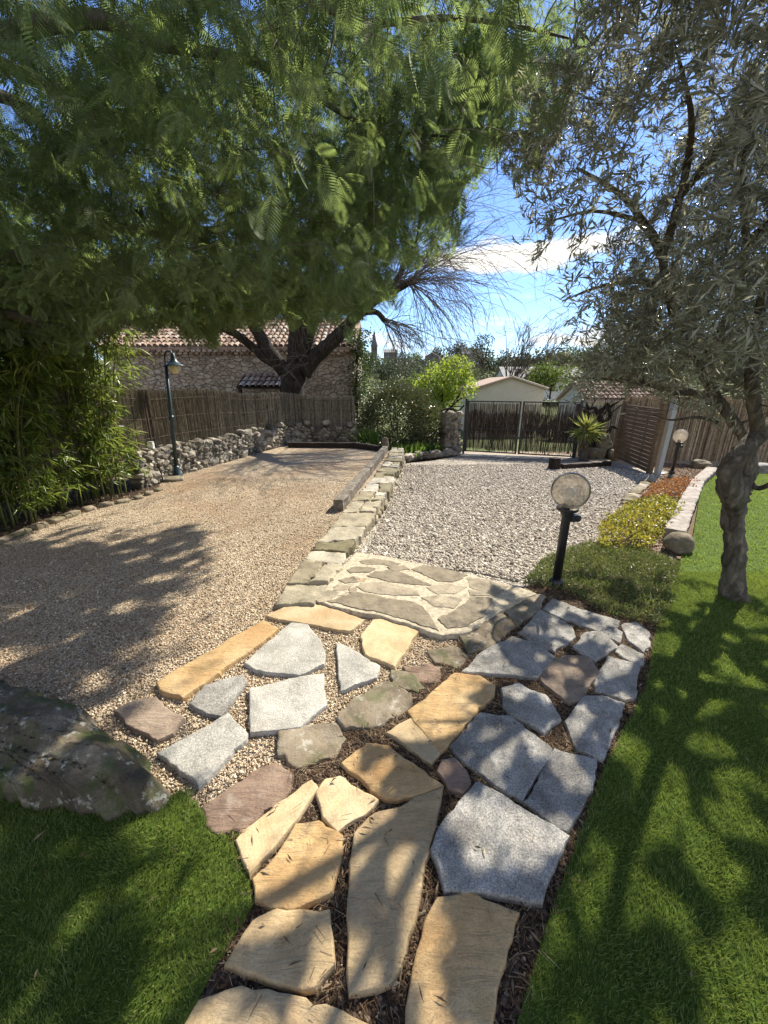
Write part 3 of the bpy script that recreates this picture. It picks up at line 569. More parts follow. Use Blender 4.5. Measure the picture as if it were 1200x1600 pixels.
rock('round_stone', (2.92, 3.52, float(slope(3.5)) + .085), (.115, .105, .105), 'rock', 'round grey stone at the near end of the right hand sleepers', seed=3, box=1, n1=.08)
rock('marker_stone', (.03, 9.45, .12), (.085, .07, .2), 'rock', 'upright rounded marker stone at the far end of the low wall', seed=5, box=.8, n1=.1)

# low wall: one wall of laid stones, flush with the terrace, its face growing towards the gate
def build_low_wall():
    L_ = spline([(x, y, 0) for x, y in wallL], 12)[:, :2]; rb = [(-.36, 3.0), (-.36, 3.28), (-.25, 3.8), (-.13, 4.42), (0, 5.1), (.2, 6.7), (.41, 8.61), (.48, 9.5)]
    ys = np.array([q[1] for q in rb]); xr = np.array([q[0] for q in rb]); mb = MB(); y = 2.42; seed = 0
    li = lambda yy: np.interp(yy, L_[:, 1], L_[:, 0])
    def ri(yy): return np.interp(yy, ys, xr) if yy > 3.0 else np.interp(yy, [2.4, 3.0], [-.52, -.40])
    tb = bmesh.new(); skew = 0.0; topm = lambda yy: .055 + .012 * mnoise.noise(Vector((yy * 1.7, 3, 0)))
    def put(pl):
        me = slab_mesh(pl, topm(np.mean([q[1] for q in pl])) + random.uniform(-.010, .010), .10, .010, .016, .035, .020, (random.uniform(-.05, .05), random.uniform(-.04, .04))); tb.from_mesh(me); bpy.data.meshes.remove(me)
    while y < 9.45:                                  # capping stones, one or two across
        ln = random.uniform(.22, .52); y1 = y + ln; sk = random.uniform(-.10, .10); g = .006; a0, b0, a1, b1 = li(y + skew * .5), ri(y - skew * .5), li(y1 + sk * .5), ri(y1 - sk * .5); ex = random.uniform(-.015, .03)
        P0, P1, P2, P3 = np.array([a0, y + skew * .5 + g]), np.array([b0 + ex, y - skew * .5 + g]), np.array([b1 + ex, y1 - sk * .5 - g]), np.array([a1, y1 + sk * .5 - g])
        if random.random() < .5 or ln < .3: put([P0, P1, (P1 + P2) / 2 + [.02, 0], P2, P3, (P0 + P3) / 2])
        else:
            t0, t1 = random.uniform(.38, .62), random.uniform(.38, .62); Q0, Q1 = P0 + (P1 - P0) * t0, P3 + (P2 - P3) * t1; gx = np.array([g, 0]); m0 = (Q0 + Q1) / 2
            if random.random() < .5: put([P0, Q0 - gx, m0 - gx + [.01, 0], Q1 - gx, P3]); put([Q0 + gx, P1, P2, Q1 + gx, m0 + gx + [.01, 0]])
            else:
                u = random.uniform(.4, .6); R0, R1 = P1 + (P2 - P1) * u, Q0 + (Q1 - Q0) * u; put([P0, Q0 - gx, R1 - gx, Q1 - gx, P3]); put([Q0 + gx, P1, R0 - [0, g], R1 + gx - [0, g]]); put([R1 + gx + [0, g], R0 + [0, g], P2, Q1 + gx])
        y = y1; skew = sk
    cap = bpy.data.meshes.new('capping_stones'); tb.to_mesh(cap); tb.free()
    y = 3.0
    while y < 9.5:                                   # face courses
        depth = -float(slope(y)); rows = max(1, int(depth / .10 + .6)); ln = random.uniform(.14, .3)
        for r in range(rows):
            seed += 1; hh = (depth + .03) / rows; zc = -.03 - hh * (r + .5); v = rock_verts(ICO2[0], (.09, ln / 2 * 1.12, hh * .58), seed, .5, .25, 1.5); mb.add(v + np.array([ri(y + ln / 2) - .055 + random.uniform(-.012, .012) + .02 * r, y + ln / 2 + (.07 if r % 2 else 0), zc]), ICO2[1])
        y += ln
    nwall = len(mb.f); core = MB()
    for k in range(20):
        y0, y1 = 2.6 + k * .34, 2.6 + (k + 1) * .34; ym = (y0 + y1) / 2; d = .05 - float(slope(ym)); core.box(((li(ym) + ri(ym)) / 2 - .01, ym, .034 - d / 2 - .005), (ri(ym) - li(ym) - .06, .345, d))
    root = empty('low_stone_wall', (-.1, 6, 0)); tag(root, 'low wall of pale flat stones dividing tan terrace from grey gravel drive', 'stone wall')
    link('capping_stones', cap, M['wallcap'], root); mb.build('face_stones', M['wallstone'], root, smooth=True); core.build('mortar_core', M['mortar'], root)
build_low_wall()

# dry stone wall behind the terrace
DW = spline([(-3.80, 5.75, 0), (-3.78, 6.1, 0), (-3.72, 6.8, 0), (-3.36, 8.0, 0), (-2.6, 10.45, 0), (-1.8, 10.9, 0), (-.85, 11.0, 0)], 16)
def along(path):
    d = np.r_[0, np.cumsum(np.linalg.norm(np.diff(path[:, :2], axis=0), axis=1))]
    def at(s): return np.array([np.interp(s, d, path[:, 0]), np.interp(s, d, path[:, 1])])
    def ang(s): a, b = at(max(0, s - .05)), at(min(d[-1], s + .05)); return math.atan2(b[1] - a[1], b[0] - a[0])
    return at, ang, d[-1]
def drywall(name, path, hfun, zfun, mat, label, cat='stone wall', sz=(.14, .3), rowh=.115, depth=.16, side=-1):
    at, ang, LN = along(path); mb = MB(); seed = 50; placed = []; area = LN * (hfun(0) + hfun(LN)) / 2; rr = (sz[0] + sz[1]) / 4
    tries = int(area / (rr * rowh) * 14) + 60
    for k in range(tries):
        s = rng.uniform(0, LN); r = rng.uniform(sz[0], sz[1]) / 2 * (1.0 if k < tries * .4 else .62); q = r * rng.uniform(.55, .8) if rowh > .09 else rowh / 2; h = hfun(s)
        if h <= 2.2 * q: z = h - q
        else: z = rng.uniform(q * .6, h - q)
        if k < LN / (sz[0] + .05): z = h - q * rng.uniform(.8, 1.1); s = (k + .5) * (sz[0] + .05)
        if any(((s - a_) / (r + b_)) ** 2 + ((z - c_) / (q + d_)) ** 2 < .80 for a_, b_, c_, d_ in placed): continue
        placed.append((s, r, z, q)); c = at(s); a = ang(s); seed += 1
        v = rock_verts(ICO2[0], (r * 1.12, depth * rng.uniform(.85, 1.1), q * 1.18), seed, .72, .32, 1.4); t = rng.normal(0, .22); v = v @ np.array(Matrix.Rotation(t, 3, 'Y')).T
        mb.add(rot_z(v, a) + np.array([c[0], c[1], zfun(s) + z]), ICO2[1])
    for k in range(int(LN / .25) + 1):
        s0 = k * .25; h = hfun(min(s0, LN)) - .04
        if s0 + .05 > LN: continue
        c = at(min(s0 + .125, LN)); mb.box((c[0], c[1], zfun(s0) + h / 2), (.27, depth * 1.25, h), ang(min(s0 + .125, LN)))
    o = mb.build(name, M[mat], smooth=False); tag(o, label, cat); return o
_, _, DWL = along(DW)
drywall('dry_stone_wall', DW, lambda s: .60 - .2 * s / DWL, lambda s: 0, 'drystone', 'grey dry stone wall along the back of the tan gravel terrace', sz=(.08, .22), depth=.13)
# reed screens standing on it
def reeds(name, path, zb, zt, mat, parent, step=.011, rad=.0045, jit=.012, layers=2, topj=.05, botj=0.0, keep=None):
    at, ang, LN = along(path); n = int(LN / step); A = []; B = []; Rr = []
    for l in range(layers):
        for i in range(n):
            s = (i + rng.random()) * step
            if s > LN: continue
            c = at(s); a = ang(s); nx, ny = -math.sin(a), math.cos(a); o = rng.normal(0, jit) + l * .012; z0, z1 = zb(s), zt(s)
            t = rng.random(); lean = rng.normal(0, .02)
            if keep and not keep(s, t): continue
            z1 -= abs(rng.normal(0, topj)); z0 += rng.random() * botj
            A.append((c[0] + nx * o, c[1] + ny * o, z0)); B.append((c[0] + nx * (o + rng.normal(0, .006)) + lean * math.cos(a), c[1] + ny * o + lean * math.sin(a), z1)); Rr.append(rad * rng.uniform(.6, 1.5))
    Rr = np.array(Rr); V, F = twigs_arrays(np.array(A), np.array(B), Rr, Rr * .7); return fast_mesh(name, V, F, mat, parent)
def build_reed_fence():
    root = empty('reed_fence', (-3, 8, .5)); tag(root, 'weathered grey brushwood fence standing on the dry stone wall', 'reed fence')
    off = DW.copy(); off[:, 0] += 0; off[:, 1] += .10
    ext = np.vstack([[-4.15, 4.4, 0], off])
    _, _, ln = along(ext); zt = lambda s: 1.58 - .34 * s / ln + .03 * math.sin(s * 2.3)
    zb = lambda s: .50 - .14 * s / ln
    reeds('reed_panel', ext, zb, zt, M['reed'], root, .0055, .0042, .014, 3, .04)
    at, ang, L_ = along(ext); mb = MB()
    for k in range(40):
        s0, s1 = L_ * k / 40, L_ * (k + 1) / 40; a, b = at(s0), at(s1); n = np.array([-math.sin(ang((s0 + s1) / 2)), math.cos(ang((s0 + s1) / 2))]) * .05; c = (a + b) / 2 + n; h = zt(s0) - .10 - zb(s0)
        mb.box((c[0], c[1], zb(s0) + h / 2), (np.linalg.norm(b - a) * 1.02, .012, h), ang((s0 + s1) / 2))
    mb.build('backing_mat', M['reeddark'], root)
    for s in np.linspace(.3, L_ - .05, 6):
        p = MB(); c = at(s); a = ang(s); c = c + np.array([math.sin(a), -math.cos(a)]) * .04; p.tube([(c[0], c[1], zb(s)), (c[0], c[1], zt(s) - .02)], .012, 8); p.build('post', M['reeddark'], root)
    for zz in (.25, .55, .85):
        w = MB(); w.tube([(*(at(s) + np.array([math.sin(ang(s)), -math.cos(ang(s))]) * .035), zb(s) + (zt(s) - zb(s)) * zz) for s in np.linspace(0, L_, 50)], .003, 4); w.build('wire', M['reeddark'], root)
build_reed_fence()

# timber edges
def sleeper(a, b, w, h, z0, z1, mat, label, group, name='railway_sleeper', cat='sleeper', segs=22, seed=0):
    a, b = np.asarray(a, float), np.asarray(b, float); d = (b - a) / np.linalg.norm(b - a); nrm = np.array([-d[1], d[0]]); V = []; m = 8
    prof = [(-.5, 0), (.5, 0), (.5, .5), (.5, .92), (.42, 1), (-.42, 1), (-.5, .92), (-.5, .5)]
    for k in range(segs + 1):
        t = k / segs; c = a + (b - a) * t; z = z0 + (z1 - z0) * t
        for i, (u, q) in enumerate(prof):
            j = mnoise.noise(Vector((t * 9 + seed, i * 1.7, seed))) * .014; V.append((*(c + nrm * (u * w + j)), z + q * h + mnoise.noise(Vector((t * 12, i + seed, 2))) * .011 * (q > .3)))
    F = [(k * m + i, k * m + (i + 1) % m, (k + 1) * m + (i + 1) % m, (k + 1) * m + i) for k in range(segs) for i in range(m)] + [tuple(range(m))[::-1], tuple(segs * m + i for i in range(m))]
    mb = MB(); mb.add(V, F); o = mb.build(name, M[mat]); tag(o, label, cat, group); return o
GS = 'weathered sleepers edging the low wall'
sleeper((-.585, 4.70), (-.30, 6.72), .125, .15, 0, 0, 'oldsleeper', 'near weathered sleeper with dark sawn end beside the low wall', GS, seed=1)
sleeper((-.295, 6.76), (.03, 9.2), .125, .15, 0, 0, 'oldsleeper', 'far weathered sleeper along the low wall by the marker stone', GS, seed=2)
GT = 'dark timbers closing the far end of the terrace'
sleeper((-2.45, 9.95), (-.80, 9.85), .14, .13, 0, 0, 'darktimber', 'long dark timber lying across the far end of the terrace', GT, 'timber_beam', 'timber', seed=4)
sleeper((-.77, 9.84), (-.07, 9.36), .14, .14, 0, -.02, 'darktimber', 'short dark timber slanting to the upright marker stone', GT, 'timber_beam', 'timber', seed=5)
GR = 'weathered sleepers between planted bed and lawn'
rp = [(3.13, 3.86), (4.3, 5.22), (5.62, 6.72), (7.05, 8.15)]
for k, lb in enumerate(('near sleeper behind the round grey stone on the lawn edge', 'middle sleeper between planted bed and sunny lawn', 'farthest sleeper of the lawn edge, behind the olive trunk')):
    a, b = np.array(rp[k]), np.array(rp[k + 1]); d = (b - a) / np.linalg.norm(b - a)
    sleeper(a + d * .01, b - d * .01, .19, .13, float(slope(a[1])) - .01, float(slope(b[1])) - .01, 'sleeper', lb, GR, seed=10 + k)
# stone kerb of the bed on the drive side
kp = spline([(2.35, 3.78, 0), (3.0, 4.65, 0), (4.0, 5.95, 0), (5.2, 7.3, 0)], 10)
drywall('bed_kerb', kp, lambda s: .05, lambda s: float(slope(3.78 + s * .77)) + .0, 'wallstone', 'flush kerb of pale stones between grey gravel and planted bed', 'kerb', (.18, .3), .07, .09)
ek = spline([(.45, 9.75, 0), (.9, 10.3, 0), (1.5, 10.6, 0), (2.1, 11.1, 0)], 10)
drywall('bed_edging', ek, lambda s: .17, lambda s: -.36, 'drystone', 'low rough stone edging in front of the iris bed', 'stone edging', (.16, .32), .1, .12)
pl = np.array([(1.72, 11.35, 0), (2.2, 11.55, 0)])
drywall('gate_pier', pl, lambda s: 1.22, lambda s: -.42, 'drystone', 'dark rubble stone pier left of the metal gate', 'stone pier', (.14, .26), .12, .22)
# edging stones in front of the bamboo
es = spline([(-3.95, 3.55, 0), (-3.9, 4.1, 0), (-3.8, 4.75, 0), (-3.5, 5.25, 0), (-3.45, 5.8, 0)], 10); at_, ang_, L_ = along(es)
for k in range(11):
    s = L_ * (k + .5) / 11; c = at_(s); w = random.uniform(.06, .13)
    rock('border_stone', (c[0], c[1], .012), (w, .06, .03 + .02 * random.random()), 'rock', 'small low border stone between the bamboo and the tan gravel', 'border stone', 'border stones in front of the bamboo', 20 + k, ang_(s), ICO3, .7)
rock('border_stone', (-3.55, 6.35, .02), (.17, .12, .05), 'rock', 'flat stone at the foot of the tall curved lamp', 'border stone', None, 41, .3, ICO3)

# ------------------------------------------------------------------ lamps
def bollard(x, y, rz, label):
    t = empty('globe_lamp', (x, y, float(slope(y))), rz); tag(t, label, 'garden lamp', 'black globe lamps beside the drive')
    b = MB(); b.lathe([(.055, 0), (.055, .045), (.047, .06), (.0345, .075)], n=24); b.build('base', M['blackmetal'], t, True, False)
    p = MB(); p.lathe([(.033, .07), (.033, .62), (.033, .625)], n=24); p.build('pole', M['blackmetal'], t, True, False)
    c = MB(); c.lathe([(.036, .60), (.044, .615), (.05, .63), (.052, .645), (.075, .648), (.078, .655), (.078, .672), (.06, .676), (.04, .69), (.032, .70), (.032, .735), (.02, .737)], n=28); c.build('collar', M['blackmetal'], t, False, False)
    r = .137; g = MB(); a0 = -1.16; g.lathe([(r * math.cos(a), .80 + r * math.sin(a)) for a in np.linspace(a0, math.pi / 2 - .02, 26)], n=40)
    gl = g.build('globe', M['globe'], t, True, False)
    k = MB(); k.lathe([(.012, .735), (.022, .75), (.03, .775), (.032, .795), (.026, .818), (.012, .83), (.002, .832)], n=20); k.build('bulb', M['bulb'], t, True, False)
    s = MB(); s.box((.055, 0, .585), (.055, .05, .05)); s.tube([(.075, 0, .585), (.105, 0, .575)], [.022, .026], 14); s.box((.04, 0, .62), (.02, .03, .05)); s.build('motion_sensor', M['blackmetal'], t, False, False)
    return t
bollard(1.385, 2.765, .1, 'near black bollard lamp with smoky globe and motion sensor beside the path')
t2 = bollard(6.05, 7.95, .1, 'far black bollard lamp with smoky globe in front of the tan reed fence')
def curved_lamp():
    x, y = -3.62, 6.62
    t = empty('lamp_post', (x, y, 0)); tag(t, 'tall dark blue-green lamp post with bell shade beside the bamboo', 'lamp post')
    b = MB(); b.lathe([(.085, 0), (.085, .03), (.06, .06), (.05, .16), (.036, .2)], n=20); b.build('base', M['greenmetal'], t, True, False)
    p = MB(); p.tube([(0, 0, .18), (.06, 0, 1.0), (.115, 0, 1.86)], [.033, .030, .024], 14); p.lathe([(.034, .96), (.044, .98), (.044, 1.02), (.034, 1.05)], (.06, 0, 0), 16); p.build('pole', M['greenmetal'], t, True, False)
    a = MB(); a.tube(spline([(.115, 0, 1.84), (.115, 0, 1.96), (.155, 0, 2.03), (.22, 0, 2.04), (.25, 0, 1.99)], 8), .013, 10); a.build('arm', M['greenmetal'], t, True, False)
    s = MB(); s.lathe([(.012, 2.02), (.03, 2.0), (.038, 1.95), (.055, 1.9), (.10, 1.855), (.155, 1.835), (.16, 1.825), (.15, 1.828), (.09, 1.848), (.03, 1.9)], (.25, 0, 0), 28); s.build('shade', M['greenmetal'], t, True, False)
    g = MB(); g.lathe([(.085 * math.cos(q), 1.80 + .10 * math.sin(q)) for q in np.linspace(-1.55, 1.1, 14)], (.25, 0, 0), 20); g.build('globe', M['opal'], t, True, False)
curved_lamp()
def garden_socket():
    t = empty('garden_socket', (-3.72, 6.2, 0)); tag(t, 'small grey outdoor socket box on a thin stake beside the lamp post', 'outdoor socket')
    m = MB(); m.tube([(.08, 0, 0), (0, 0, .62)], .011, 8); m.build('stake', M['blackmetal'], t, False, False)
    m = MB(); m.box((-.005, -.02, .62), (.085, .05, .11)); m.box((-.005, -.052, .625), (.06, .02, .07)); m.build('box', M['plastic'], t, False, False)
garden_socket()

# ------------------------------------------------------------------ gate, screen, right fence
def build_gate():
    A, C, B = np.array([2.36, 11.45]), np.array([3.77, 10.95]), np.array([5.18, 10.45]); zg = -.40; zt = 1.1
    root = empty('double_gate', (3.77, 10.95, zg)); tag(root, 'dark metal double gate filled with uneven brushwood, at the end of the drive', 'gate')
    for q, h in ((A, 1.14), (B, 1.14)):
        m = MB(); m.tube([(*q, zg - .05), (*q, h)], .035, 12); m.lathe([(.04, h), (.04, h + .015), (.0, h + .03)], (*q, 0), 12); m.build('post', M['gatemetal'], root)
    for (p, q) in ((A, C), (C, B)):
        d = (q - p) / np.linalg.norm(q - p); a = p + d * .06; b = q - d * .025; z0 = zg + .05; an = math.atan2(d[1], d[0])
        m = MB(); ln = np.linalg.norm(b - a)
        for z in (z0 + .02, zt - .02, (z0 + zt) / 2 - .05): m.box((*((a + b) / 2), z), (ln, .03, .035 if z != (z0 + zt) / 2 - .05 else .02), an)
        for q2, w in ((a, .05), (b, .05), ((a + b) / 2 - d * .02, .022)): m.box((*q2, (z0 + zt) / 2), (w, .033, zt - z0), an)
        lf = m.build('gate_leaf', M['gatemetal'], root)
        path = np.array([[*a, 0], [*b, 0]]); nn = np.array([-d[1], d[0]]) * .035; path[:, :2] += nn
        dk = lambda s, t: True
        f = reeds('brushwood_infill', path, lambda s: z0 + .02, lambda s: zt - .05, M['reeddark'], root, .0070, .0045, .006, 1, .03, .10)
        f2 = reeds('brushwood_strands', path + np.array([nn[0] * .6, nn[1] * .6, 0]), lambda s: z0 + .15, lambda s: zt - .04, M['reed'], root, .012, .0042, .006, 1, .06, .3)
        g = reeds('brushwood_band', path + np.array([nn[0] * .3, nn[1] * .3, 0]), lambda s: z0 + .42 + .1 * math.sin(s * 5), lambda s: zt - .28 + .05 * math.sin(s * 7), M['reeddark'], root, .0065, .0048, .006, 2, .10, .22)
    m = MB(); c = C + np.array([-.05, -.03]); m.box((c[0], c[1] - .02, .35), (.04, .04, .14), -.34); m.tube([(c[0], c[1] - .03, .38), (c[0], c[1] - .08, .38), (c[0] - .1, c[1] - .06, .38)], .009, 8); m.build('latch_handle', M['gatemetal'], root)
build_gate()
def build_screen():
    a, b = np.array([5.95, 9.85]), np.array([5.60, 7.98]); za, zb = -.35, -.25
    root = empty('slatted_gate', (5.86, 8.9, -.3)); tag(root, 'brown stained slatted timber screen beside the grey post', 'timber screen')
    for q, z, h in ((a, za, 1.5), (b, zb, 1.44)):
        m = MB(); m.box((*q, z + h / 2), (.085, .085, h), .15); m.build('post', M['screenwood'], root)
    d = (b - a) / np.linalg.norm(b - a); an = math.atan2(d[1], d[0]); ln = np.linalg.norm(b - a) - .09; c = (a + b) / 2
    for k in range(15):
        m = MB(); m.box((*c, -.20 + k * .088), (ln, .022, .074), an); m.build('slat', M['screenwood'], root)
    for f in (.35, .68):
        m = MB(); q = a + (b - a) * f + np.array([.024, 0]); m.box((*q, .43), (.05, .022, 1.3), an); m.build('batten', M['screenwood'], root)
build_screen()
m = MB(); m.box((5.80, 8.0, .50), (.10, .10, 1.52), .15, tilt=(.02, 'Y')); m.box((5.80, 8.0, -.245), (.2, .2, .03), .15); o = m.build('grey_post', M['greypost']); tag(o, 'light grey square post standing at the end of the slatted timber screen', 'post')
def build_right_fence():
    path = np.array([(6.15, 10.2, 0), (8.4, 9.85, 0), (14.0, 9.0, 0)])
    root = empty('reed_fence', (9, 9.8, -.3)); tag(root, 'tan reed fence behind the olive tree on the right', 'reed fence')
    reeds('reed_panel', path, lambda s: -.36, lambda s: 1.28, M['reedtan'], root, .012, .008, .008, 2, .02)
    at, ang, L_ = along(path); mb = MB()
    for k in range(20):
        s0 = L_ * (k + .5) / 20; c = at(s0); a = ang(s0); c = c + np.array([-math.sin(a), math.cos(a)]) * .045; mb.box((*c, .42), (L_ / 20 * 1.02, .012, 1.5), a)
    mb.build('backing_mat', M['reeddark'], root)
    for s in np.linspace(.1, L_, 5):
        p = MB(); c = at(s); p.tube([(c[0], c[1] - .04, -.4), (c[0], c[1] - .04, 1.24)], .02, 8); p.build('post', M['screenwood'], root)
    back = np.array([(5.2, 10.6, 0), (6.2, 11.0, 0), (7.5, 11.4, 0)])
    r2 = empty('reed_fence', (6.3, 11, -.3)); tag(r2, 'short grey reed fence behind the yucca and gnarled vine', 'reed fence')
    reeds('reed_panel', back, lambda s: -.38, lambda s: 1.02, M['reed'], r2, .012, .008, .008, 2, .03)
build_right_fence()
rocks = [(8.2, 8.25, .20, 'pale round boulder at the far corner of the lawn'), (7.7, 8.6, .16, 'smaller grey stone between sleepers and reed fence'), (8.8, 8.15, .19, 'grey rock at the right edge beyond the lawn'), (7.25, 8.75, .2, 'dark low rock under the olive behind the far bollard lamp'), (9.3, 8.3, .22, 'partly hidden rock at the reed fence foot')]
for k, (x, y, r, lb) in enumerate(rocks): rock('rock', (x, y, float(slope(y)) + r * .35), (r, r * .8, r * .6), 'grey' if k in (0, 2) else 'rock', lb, 'rock', 'rocks at the far lawn corner', 60 + k, k)
rr = [(5.75, 10.4, .0, .24, 'broad dark rock at the base of the pile behind the yucca'), (6.15, 10.35, .0, .22, 'dark rock at the right side of the pile behind the yucca'), (5.95, 10.42, .27, .19, 'dark rock on top of the pile behind the yucca'), (5.9, 10.45, .50, .11, 'pointed small stone crowning the pile behind the yucca')]
for k, (x, y, z, r, lb) in enumerate(rr): rock('rock', (x, y, -.37 + r * .5 + z), (r, r * .7, r * .72), 'rock', lb, 'rock', 'rocks piled behind the yucca', 80 + k, k * 1.3)
m = MB(); m.tube([(3.86, 8.62, -.32), (3.86, 8.62, -.03)], [.13, .115], 14, rough=.12); o = m.build('tree_stump', M['darkbark']); tag(o, 'short dark stump standing at the edge of the grey gravel drive', 'stump')
sleeper((4.05, 8.66), (5.35, 9.05), .13, .12, -.30, -.31, 'darktimber', 'dark log lying between the stump and the yucca', None, 'edging_log', 'log', seed=21)

# ------------------------------------------------------------------ stone house behind the fence
def tile_roof(mb, o, along_v, down_v, n_col, n_row, pitch_w, row_l, r=.085):
    o, u, d = [np.asarray(q, float) for q in (o, along_v, down_v)]; u = unit(u); d = unit(d); nrm = np.cross(u, d); nrm = nrm if nrm[2] > 0 else -nrm; K = 5
    for i in range(n_col):
        for j in range(n_row):
            c = o + u * pitch_w * i + d * row_l * j + u * random.uniform(-.008, .008) + nrm * random.uniform(-.004, .008); V = []
            for t, rr, lift in ((-.02, r * .82, .0), (row_l * 1.08, r, .028)):
                for k in range(K + 1):
                    a = math.pi * k / K; V.append(c + d * t + u * (-math.cos(a) * rr) + nrm * (math.sin(a) * rr * .95 + lift))
            mb.add(np.array(V), [(k, k + 1, K + 2 + k, K + 1 + k) for k in range(K)])
def build_house():
    y = 14.0; x0, x1 = -9.5, -1.02; root = empty('stone_house', (-5, y, -.4)); tag(root, 'old rubble stone house with canal tile roof behind the grey brushwood fence', 'stone house')
    m = MB(); m.box(((x0 + x1) / 2, y + 2.5, 1.0), (x1 - x0, 5, 3.3)); m.build('wall', M['house'], root)
    m = MB(); ev = 2.66
    for k in range(int((x1 - x0) / .19)): 
        for r_ in (0, 1): m.add(rot_z(rock_verts(ICO2[0], (.095, .09, .05), k, .5, .1), 0) + np.array([x0 + .19 * k + .1 * r_, y - .03 - .06 * r_, ev - .14 + .07 * r_]), ICO2[1])
    m.build('eave_course', M['tile'], root, True)
    pit = math.atan2(1.06, 2.35); dn = np.array([0, -math.cos(pit), -math.sin(pit)]); top = np.array([x0, y + 2.4, ev + 1.16])
    m = MB(); cen = np.array([(x0 + x1) / 2, y + 1.12, ev + .56]); m.box(cen, (x1 - x0 + .25, 2.75, .06), tilt=(pit, 'X')); cen2 = cen * [1, 0, 1] + [0, y + 3.65, 0]; m.box(cen2, (x1 - x0 + .25, 2.75, .06), tilt=(-pit, 'X')); m.build('roof_deck', M['tile'], root)
    m = MB(); tile_roof(m, top + np.array([0, 0, .02]), (1, 0, 0), dn, int((x1 - x0 + .15) / .19), 8, .19, .34); m.build('roof', M['tile'], root)
    for k in range(1):
        m = MB(); m.tube([(x0, y + 2.42, ev + 1.2), (x1 + .1, y + 2.42, ev + 1.2)], .09, 10); m.build('ridge', M['tile'], root)
build_house()
def build_lean_to():
    y = 13.2; root = empty('tiled_canopy', (-4.0, y, 1.0)); tag(root, 'small tiled lean-to roof against the stone house, just above the fence', 'lean-to roof')
    p = math.radians(24); dn = np.array([0, -math.cos(p), -math.sin(p)]); m = MB(); tile_roof(m, (-4.55, 13.85, 1.86), (1, 0, 0), dn, 7, 3, .19, .34); m.build('tiles', M['tile'], root)
    m = MB(); m.box((-3.98, 13.42, 1.64), (1.5, 1.05, .05), tilt=(p, 'X')); m.box((-4.7, 13.5, 1.6), (.07, .9, .14), tilt=(p, 'X')); m.build('deck', M['darktimber'], root)
    for x in (-4.65, -3.3): m = MB(); m.box((x, 13.05, .55), (.1, .1, 1.7)); m.build('post', M['darktimber'], root)
build_lean_to()

# ------------------------------------------------------------------ far buildings and village
def box_house(name, c, w, d, h, rz, roof_h, label, wall='render', roof='tile', gable_front=True, wins=(), tiles=False, cat='house', group=None, over=.2):
    x, y, z = c; root = empty(name, c); tag(root, label, cat, group); ca, sa = math.cos(rz), math.sin(rz); T = lambda V: np.asarray(V, float) @ np.array([(ca, -sa, 0), (sa, ca, 0), (0, 0, 1)]).T + np.array(c)
    m = MB(); w2, d2 = w / 2, d / 2
    V = [(-w2, -d2, 0), (w2, -d2, 0), (w2, d2, 0), (-w2, d2, 0), (-w2, -d2, h), (w2, -d2, h), (w2, d2, h), (-w2, d2, h)]
    F = [(2, 3, 7, 6)] if False else []
    if gable_front: V += [(0, -d2, h + roof_h), (0, d2, h + roof_h)]; F = [(0, 1, 5, 8, 4), (2, 3, 7, 9, 6), (1, 2, 6, 5), (3, 0, 4, 7), (4, 8, 9, 7), (8, 5, 6, 9)]
    else: V += [(-w2, 0, h + roof_h), (w2, 0, h + roof_h)]; F = [(0, 1, 5, 4), (2, 3, 7, 6), (1, 2, 6, 9, 5), (3, 0, 4, 8, 7), (4, 5, 9, 8), (7, 8, 9, 6)]
    m.add(T(V), F); m.build('wall', M[wall], root)
    m = MB(); o = over; e = roof_h / (w2 if gable_front else d2) * o
    for s in (-1, 1):
        if gable_front: Q = [(0, -d2 - o, h + roof_h + .01), (s * (w2 + o), -d2 - o, h - e + .01), (s * (w2 + o), d2 + o, h - e + .01), (0, d2 + o, h + roof_h + .01)]
        else: Q = [(-w2 - o, 0, h + roof_h + .01), (-w2 - o, s * (d2 + o), h - e + .01), (w2 + o, s * (d2 + o), h - e + .01), (w2 + o, 0, h + roof_h + .01)]
        Q = np.array(Q); V2 = np.vstack([Q, Q + [0, 0, .1]]); m.add(T(V2), [(0, 1, 2, 3), (4, 7, 6, 5), (0, 4, 5, 1), (1, 5, 6, 2), (2, 6, 7, 3), (3, 7, 4, 0)])
    rf = m.build('roof', M[roof], root)
    if tiles:
        m = MB(); 
        for s in (-1, 1):
            if gable_front: m.tube(T([(0, -d2 - o, h + roof_h + .08), (s * (w2 + o), -d2 - o, h - e + .08)]), .07, 8)
            else: 
                ang = math.atan2(roof_h, d2); dn = np.array([0, s * math.cos(ang), -math.sin(ang)]) 
                tile_roof(m, T([(-w2 - o + .1, 0, h + roof_h + .13)])[0], (ca, sa, 0), np.array([-sa * dn[1], ca * dn[1], dn[2]]), int((w + 2 * o) / .22), int(math.hypot(d2 + o, roof_h + e) / .36), .22, .36, .10)
        m.build('roof_tiles', M['tile'], rf)
    for (u, v, ww, hh) in wins:
        m = MB(); m.box(T([(u, -d2 - .002, v)])[0], (ww, .06, hh), rz); wd = m.build('window', M['whitewash'], root); m = MB(); m.box(T([(u, -d2 - .034, v)])[0], (ww * .82, .02, hh * .86), rz); m.build('pane', M['dark'], wd)
    return root
box_house('garden_shed', (7.66, 27, -1.7), 4.1, 5, 2.95, 0, .62, 'plain cream rendered building with low gable behind the metal gate', tiles=True, cat='outbuilding', over=.18)
box_house('outbuilding', (12.5, 21.0, -1.5), 5.2, 3.2, 2.22, 0, .75, 'low pale outbuilding with pinkish tile roof right of the gate', 'whitewash', gable_front=False, tiles=True, cat='outbuilding', over=.15)
